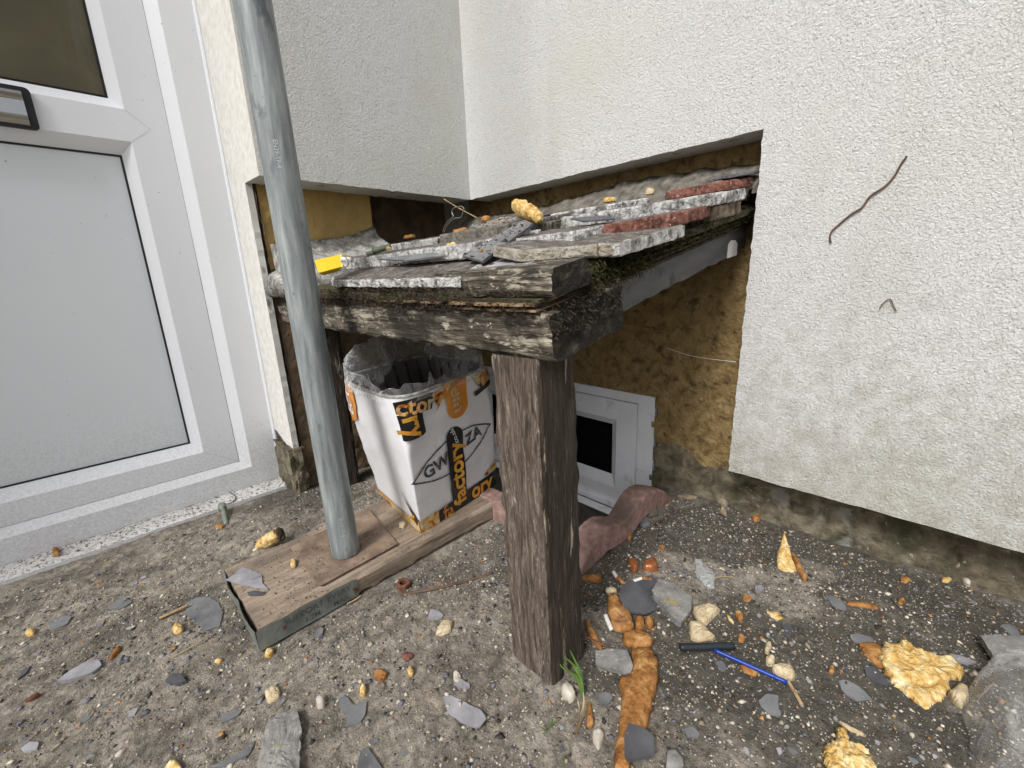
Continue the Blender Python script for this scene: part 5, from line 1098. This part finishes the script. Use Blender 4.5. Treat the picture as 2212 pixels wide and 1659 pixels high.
# grass
def blades(name,specs,m,label):
    vs=[];fs=[]
    for P,wd in specs:
        P=spline(P,5); n=len(P)
        for i,p in enumerate(P):
            t=(P[min(i+1,n-1)]-P[max(i-1,0)]).normalized(); s=t.cross(Vector((0.6,0.7,0.2))).normalized()*wd*1.5*(1-.85*(i/(n-1))**1.5); vs+= [p-s,p+s+Vector((0,0,0)),]
        b=len(vs)-2*n
        for i in range(n-1): fs.append((b+2*i,b+2*i+1,b+2*i+3,b+2*i+2))
    o=mesh(name,vs,fs,m,None,True); center(o); return tag(o,label,'grass')
g0_=Q4(305,1350,.004)
def gb(x,y,h,mx=None,my=None,mh=None,base=None):
    b=base or g0_; e=Q4(x,y,h); mid=(b+e)/2+Vector((0,0,.02)) if mx is None else Q4(mx,my,mh); return [b,mid,e]
grass=blades('grass_tuft',[([g0_,Q4(280,1240,.012),Q4(240,1190,.028),Q4(168,1150,.045)],.0016),([g0_,Q4(295,1250,.02),Q4(270,1190,.04),Q4(250,1150,.055)],.0015),([g0_,Q4(280,1265,.012),Q4(225,1232,.025),Q4(180,1175,.035)],.0014),([g0_,Q4(300,1280,.02),Q4(262,1220,.035)],.0014),([g0_,Q4(285,1290,.008),Q4(215,1205,.025),Q4(185,1190,.03)],.001)],grass_m,'small green grass tuft growing at the foot of the post')
blades('dry_grass',[([Q4(272,1535,.003),Q4(300,1430,.012),Q4(330,1350,.02),Q4(350,1290,.025)],.0014),([Q4(285,1490,.003),Q4(325,1400,.012),Q4(400,1300,.02)],.0009),([Q4(272,1535,.003),Q4(290,1400,.015),Q4(265,1330,.02)],.0008),([Q4(300,1430,.01),Q4(310,1380,.02),Q4(308,1330,.028)],.0011)],straw_m,'bleached dry grass stems in front of the green tuft')
blades('weed_sprout',[([Q4(235,1600,.002),Q4(225,1620,.012),Q4(215,1650,.006)],.001),([Q4(160,1485,.002),Q4(190,1460,.012),Q4(235,1490,.004)],.0009),([Q4(150,1500,.002),Q4(120,1480,.012),Q4(80,1470,.004)],.0009),([Q4(160,1485,.002),Q4(175,1450,.015),Q4(165,1420,.01)],.001)],grass_m,'sparse green weed sprouts near the bottom edge left of the dry grass')
# ------------------------------------------------------------------ twigs stuck on the right wall
def wallpt(x,y,off=.003): p=PX(x,y,.85-off); return p
o=rod('twig','',None,.0013,twig_m,'long thin brown creeper twig stuck diagonally to the right hand wall','twig',pts=[wallpt(*p) for p in ((1959,337),(1945,357),(1932,380),(1912,402),(1880,424),(1862,448),(1840,462),(1818,480),(1798,498),(1793,512),(1795,524))],seg=6)
rod('twig','',None,.0007,twig_m,'tiny bent brown twig stuck low on the right hand wall','twig',pts=[wallpt(*p) for p in ((1900,668),(1906,657),(1922,646),(1930,660),(1936,672))],seg=6)
# cobweb thread in the cut-out
rod('cobweb_thread','',None,.0005,whitep_m,'faint cobweb thread across the mustard wall under the canopy','cobweb',pts=[PX(1440,752,.90),PX(1500,770,.89),PX(1590,782,.87)],seg=5)
# ------------------------------------------------------------------ things lying on the canopy
def onp(name,cat,label,c,pts,h,m,dome,rn,tilt=(0,0),**k):
    SEED[0]+=1; o=piece(name,[(c[0]+a,c[1]+b,c[2]) for a,b in pts],h,m,dome=dome,rn=rn,seed=SEED[0],tilt=tilt,**k); return tag(o,label,cat)
# curled crust of foam: arched tube
pts=spline([PX(1116,442,.545),PX(1128,452,.54),PX(1146,460,.535),PX(1160,468,.53),PX(1166,480,.525)],6)
vs,fs=tube(pts,[.004+.0085*math.sin(math.pi*min(1,.25+i/len(pts)*.75))+.002*noise.noise(Vector((i*.6,3,0))) for i in range(len(pts))],18); vs=[Vector(v)+noise.noise_vector(Vector(v)*120)*.004 for v in vs]
o=mesh('foam_crust',vs,fs,foamy_m,None,True); center(o); tag(o,'arched golden foam crust standing up in the middle of the canopy slabs','foam')
c=PX(981,551,.385); onp('foam_nugget','foam','crinkled golden foam nugget on the front slab left of the leaning slate',c+Vector((0,0,-.001)),[(-.010,-.006),(0,-.011),(.011,-.006),(.010,.006),(0,.011),(-.011,.007)],.006,foamy_m,.011,.6)
c=PX(1050,480,.60); onp('foam_crumb','foam','small orange foam block behind the leaning slate',c,[(-.008,-.008),(.006,-.010),(.010,.006),(-.006,.009)],.010,foamo_m,.003,.3)
c=PX(993,503,.50); onp('foam_crumb','foam','flat orange foam strip on the third row of slabs',c,[(-.006,-.022),(.006,-.018),(.006,.012),(-.004,.018)],.004,foamo_m,.003,.5)
c=PX(884,515,.52); onp('foam_crumb','foam','orange foam sliver behind the round headed pin',c,[(-.005,-.022),(.005,-.018),(.005,.020),(-.004,.018)],.004,foamo_m,.003,.5)
c=PX(1105,434,.70) ; c=PX(1316,434,.66); onp('foam_crumb','foam','yellow foam crumb on top of the long white slab',c+Vector((0,0,-.002)),[(-.006,-.010),(.005,-.012),(.006,.008),(-.005,.010)],.003,foamy_m,.004,.5)
c=PX(1405,412,.72); onp('foam_crumb','foam','pale upright foam crumb left of the topmost red tile',c+Vector((0,0,-.006)),[(-.005,-.008),(.005,-.006),(.006,.006),(-.005,.008)],.004,foamp_m,.007,.5)
c=PX(840,540,.42); onp('foam_crumb','foam','tiny yellow crumb beside the round headed pin',c,[(-.004,-.005),(.004,-.005),(.004,.004),(-.004,.005)],.003,foamy_m,.003,.4)
# yellow tag with white pin, wire, clevis pin
A0=PX(679,562,.352); A1=PX(738,549,.372); A2=PX(741,577,.368); A3=PX(688,591,.348)
mb=MB(); P=[A0,A1,A2,A3]; nrm=(A1-A0).cross(A3-A0).normalized(); nrm=nrm if nrm.x<0 else -nrm
def inset(P,s): c=sum(P,Vector())/4; return [c+(p-c)*s for p in P]
th=.012; L_0=[p-nrm*th for p in P]; 
V_=L_0+P+[p+nrm*.0015 for p in inset(P,.94)]
mb.add(V_,[(3,2,1,0),(0,1,5,4),(1,2,6,5),(2,3,7,6),(3,0,4,7),(4,5,9,8),(5,6,10,9),(6,7,11,10),(7,4,8,11),(8,9,10,11)])
yt=mb.build('yellow_tag',[yellow_m]); center(yt); tag(yt,'bright yellow plastic block on the slabs behind the galvanised pole','plastic block')
def ridge(a,b,name='raised_rib'):
    v,f=tube([a+nrm*.0015,b+nrm*.0015],.0007,6); o=mesh(name,v,f,yellow_m); o.parent=yt; o.location=-yt.location
cx_=A0.lerp(A1,.45); cy_=A3.lerp(A2,.45); ridge(cx_.lerp(cy_,.22),cx_.lerp(cy_,.78)); ridge(A0.lerp(A1,.12).lerp(A3.lerp(A2,.12),.3),A0.lerp(A1,.12).lerp(A3.lerp(A2,.12),.8))
rod('white_sleeve',PX(740,560,.370),PX(756,561,.372),.0048,paper_m,'short white sleeve sticking out of the yellow block','sleeve')
rod('wire_clip','',None,.0010,wire_m,'curved steel wire tying the yellow block to the round headed pin','wire',seg=6,
  pts=[PX(x,y,X) for x,y,X in ((741,553,.362),(748,557,.36),(752,571,.36),(744,578,.36),(742,572,.37),(752,576,.372),(770,572,.375),(785,563,.38),(798,553,.385))])
o=rod('clevis_pin',PX(806,543,.405),PX(843,532,.425),.0056,pin_m,'grey round headed steel pin lying on the slabs right of the yellow block','pin')
c_=rod('pin_head',PX(794,546,.398),PX(808,543,.406),.0088,pin_m,None,None,seg=16); c_.parent=o; c_.location=c_.location-o.location
rod('wire_clip','',None,.0011,wire_m,'bent steel wire clip standing up from the slabs in front of the dark recess','wire clip',seg=6,
  pts=[PX(x,y,.53) for x,y in ((957,502),(960,490),(970,476),(979,468),(976,458),(980,450),(990,447),(996,446),(1000,448),(1002,452),(998,465),(994,470),(982,472),(972,480),(963,492),(960,503))])
rod('twig','',None,.0013,twigp_m,'straight pale twig sticking out of the dark recess beside the wire clip','twig',pts=[PX(959,430,.62),PX(990,449,.63),PX(1031,471,.64)],seg=6)
# ------------------------------------------------------------------ grit (uncountable) on ground, canopy, sill
base=np.array([(1,0,0),(-1,0,0),(0,1,0),(0,-1,0),(0,0,1),(0,0,-1),(.6,.6,.5),(-.6,.5,-.4)],float)
octf=[(0,2,4),(2,1,4),(1,3,4),(3,0,4),(2,0,5),(1,2,5),(3,1,5),(0,3,5)]
def grit(name,P,S,flat,mi,mats,label):
    n=len(P); V=np.tile(base[:6],(n,1,1))*(1+.45*(rng.random((n,6,1))-.5)*2)*S[:,None,None]
    V[:,:,2]*=flat[:,None]; V[:,:,0]*=(.7+.8*rng.random(n))[:,None]
    a=rng.random(n)*2*math.pi; t=(rng.random(n)-.5)*.9
    x=V[:,:,0]*np.cos(t)[:,None]+V[:,:,2]*np.sin(t)[:,None]; z=-V[:,:,0]*np.sin(t)[:,None]+V[:,:,2]*np.cos(t)[:,None]; y=V[:,:,1]
    X=x*np.cos(a)[:,None]-y*np.sin(a)[:,None]; Y=x*np.sin(a)[:,None]+y*np.cos(a)[:,None]
    V=np.stack([X,Y,z],-1)+P[:,None,:]
    Fi=(np.array(octf)[None]+6*np.arange(n)[:,None,None]).reshape(-1,3)
    me=bpy.data.meshes.new(name); me.vertices.add(n*6); me.vertices.foreach_set('co',V.ravel()); me.loops.add(len(Fi)*3); me.loops.foreach_set('vertex_index',Fi.ravel())
    me.polygons.add(len(Fi)); me.polygons.foreach_set('loop_start',np.arange(0,len(Fi)*3,3)); me.polygons.foreach_set('loop_total',np.full(len(Fi),3)); 
    for m in mats: me.materials.append(m)
    me.polygons.foreach_set('material_index',np.repeat(mi,8)); me.update(calc_edges=True)
    o=bpy.data.objects.new(name,me); COL.objects.link(o); return tag(o,label,'grit',kind='stuff')
def flatcol(name,c): 
    m=bpy.data.materials.new(name); m.use_nodes=True; N=m.node_tree.nodes; b=N['Principled BSDF']; b.inputs['Roughness'].default_value=.9
    tc=N.new('ShaderNodeTexCoord'); n=N.new('ShaderNodeTexNoise'); n.inputs['Scale'].default_value=60; m.node_tree.links.new(tc.outputs['Object'],n.inputs[0])
    r=ramp(m.node_tree,[(.3,tuple(x*.55 for x in c)),(.7,tuple(min(1,x*1.25) for x in c))]); m.node_tree.links.new(n.outputs[0],r.inputs[0]); m.node_tree.links.new(r.outputs[0],b.inputs['Base Color']); return m
GM=[flatcol('grit_'+n,c) for n,c in (('cream',(.52,.47,.38)),('tan',(.27,.22,.16)),('slate',(.16,.16,.19)),('dark',(.04,.036,.03)),('grey',(.26,.25,.23)),('orange',(.42,.20,.06)))]
def blocked(x,y,pad=0):
    b=(x>.078-pad)&(x<.556+pad)&(y>.64-pad)&(y<.855+pad)
    b|=(x>WX0-.02)&(x<WX1)&(y>.392)&(y<WY1); b|=(x>.325)&(x<.405)&(y>.290)&(y<.372); b|=(y>1.15)&(x<.30); b|=(x>.915); b|=(y>1.11)
    b|=(x>.50)&(y>.39)&(x<.9)&(y<.45); return b
n=95000; x=-.45+1.38*rng.random(n); y=-.28+1.4*rng.random(n)
dens=.22+.5*np.clip((x-.36)/.1,0,1)*np.clip((.62-y)/.1,0,1)+.9*np.clip(vn(x,y,5,61)+vn(x,y,14,62)+.35,0,1)+.5*np.exp(-((x-.32)**2+(y-.35)**2)/.05)
k=(~blocked(x,y))&(rng.random(n)<dens); x,y=x[k],y[k]; n=len(x)
S=.0006+.0010*rng.random(n)**2+.0030*(rng.random(n)**16); mi=rng.choice(6,n,p=[.27,.24,.19,.16,.11,.03]); flat=np.where(mi==2,.25,.7)
grit('grit',np.stack([x,y,gz(x,y)+S*.25],-1),S,flat,mi,GM,'fine pale and dark grit scattered all over the concrete ground')
n=12000; x=.315+.58*rng.random(n); y=.275+.82*rng.random(n)
dep=bpy.context.evaluated_depsgraph_get(); bpy.context.view_layer.update(); dep=bpy.context.evaluated_depsgraph_get()
P=[]
for a,b in zip(x,y):
    hit,loc,nor,_,ob,_=sc.ray_cast(dep,Vector((a,b,.80 if False else .738)),Vector((0,0,-1)))
    if hit and nor.z>.5 and loc.z>.49 and ob.name.split('.')[0] in ('broken_slab','clay_tile','mortar_fillet','edge_batten','roof_slate','deck_board','side_batten'): P.append((loc.x,loc.y,loc.z+.0006))
P=np.array(P); n=len(P); S=.0008+.0014*rng.random(n)**2+.003*rng.random(n)**12; mi=rng.choice(6,n,p=[.16,.26,.24,.22,.06,.06]); grit('slab_grit',P,S,np.where(mi==2,.25,.6),mi,GM,'dark and tan grit lying on the slabs of the canopy')
n=2600; x=.085+.465*rng.random(n); y=.648+.20*rng.random(n); k=~((x>.38)&(x<.64)&(y>.67+.0*x))&(rng.random(n)<.35+vn(x,y,20,70)+.4*np.exp(-((x-.24)**2+(y-.72)**2)/.01)); x,y=x[k],y[k]; n=len(x); S=.0005+.001*rng.random(n)**2
onpl=(x>.18)&(x<.325)&(y>.66)&(y<.81); mi=rng.choice(6,n,p=[.12,.15,.33,.3,.07,.03]); grit('board_grit',np.stack([x,y,np.where(onpl,.0447,.0390)],-1),S,np.full(n,.35),mi,GM,'slate crumbs and dirt sprinkled on the scaffold board and rusty plate')
n=1500; x=-.4+.69*rng.random(n); y=1.160+.085*rng.random(n)**.8; S=.0006+.0016*rng.random(n)**3; mi=rng.choice(6,n,p=[.05,.25,.2,.38,.1,.02]); grit('sill_grit',np.stack([x,y,np.full(n,.0140)],-1),S,np.full(n,.45),mi,GM,'brown dirt crumbs scattered along the white door sill')
n=9000; x=-.45+1.38*rng.random(n); y=-.28+1.4*rng.random(n)
k=(~blocked(x,y,.002))&(rng.random(n)<.30+1.1*np.clip(vn(x,y,6,64)+vn(x,y,15,65)+.1,0,1)); x,y=x[k],y[k]; n=len(x)
S=.0014+.0036*rng.random(n)**2.2; mi=rng.choice(6,n,p=[.09,.17,.46,.10,.12,.06])
grit('chippings',np.stack([x,y,gz(x,y)+.0006],-1),S,np.full(n,.16),mi,GM,'broken slate and mortar chippings strewn thickly over the ground')
# countable small chips, scattered
def scatter(kind,cat,label,group,n,smin,smax,mats,h,dome,rn,seed):
    R=random.Random(seed); protos=[]
    for i in range(10):
        s=1.0; k=R.randint(4,7); an=sorted(R.uniform(0,2*math.pi) for _ in range(k)); an=[2*math.pi*j/k+R.uniform(-.35,.35) for j in range(k)]
        pts=[(.01*math.cos(a)*R.uniform(.55,1.1),.01*math.sin(a)*R.uniform(.4,.8),0) for a in an]
        SEED[0]+=1; o=piece(kind,pts,h,mats[i%len(mats)],dome=dome,rn=rn,seed=SEED[0],n=16,sub=3); protos.append(o)
    cnt=0; tries=0
    while cnt<n and tries<n*60:
        tries+=1; x=R.uniform(-.36,.90); y=R.uniform(-.22,1.12)
        if bool(blocked(np.array(x),np.array(y),.006)) : continue
        v=Vector((x,y,-H)); cz=v.dot(-CB)
        if cz<=0: continue
        px_=1106+F*v.dot(CR)/cz; py_=829.5-F*v.dot(CU)/cz
        if not(-20<px_<2230 and -20<py_<1680): continue
        if any(math.hypot(x-a,y-b)<r for a,b,r in USED): continue
        s=R.uniform(smin,smax)*(1 if R.random()<.8 else 1.35)/.02; mi_=(cnt%10)%len(mats)
        lb_=where(x,y,('tiny ' if s*.02<(smin+smax)/2 else 'small ')+label[mi_])
        if lb_ is None: continue
        if cnt<10: o=protos[cnt]
        else:
            o=protos[cnt%10].copy(); COL.objects.link(o)
        o.location=(x,y,Z(x,y)-.0002); o.scale=(s,s,s); o.rotation_euler=(R.uniform(-.15,.15),R.uniform(-.15,.15),R.uniform(0,6.3)); tag(o,lb_,cat,group); cnt+=1
scatter('slate_flake','slate',('blue grey slate flake','dark slate flake','pale slate flake'),'small slate flakes scattered on the ground',210,.005,.012,[slate_m,darkslate_m,paleslate_m],.0022,0,.2,11)
scatter('small_stone','stone',('cream stone','grey stone','pale mortar crumb'),'small stones scattered on the ground',130,.003,.0065,[pebble_m,greyst_m,mortarw_m],.004,.004,.4,12)
scatter('small_foam_crumb','foam',('yellow foam crumb','orange foam crumb','pale foam crumb'),'tiny foam crumbs scattered on the ground',60,.003,.0065,[foamy_m,foamo_m,foamp_m],.003,.004,.5,13)
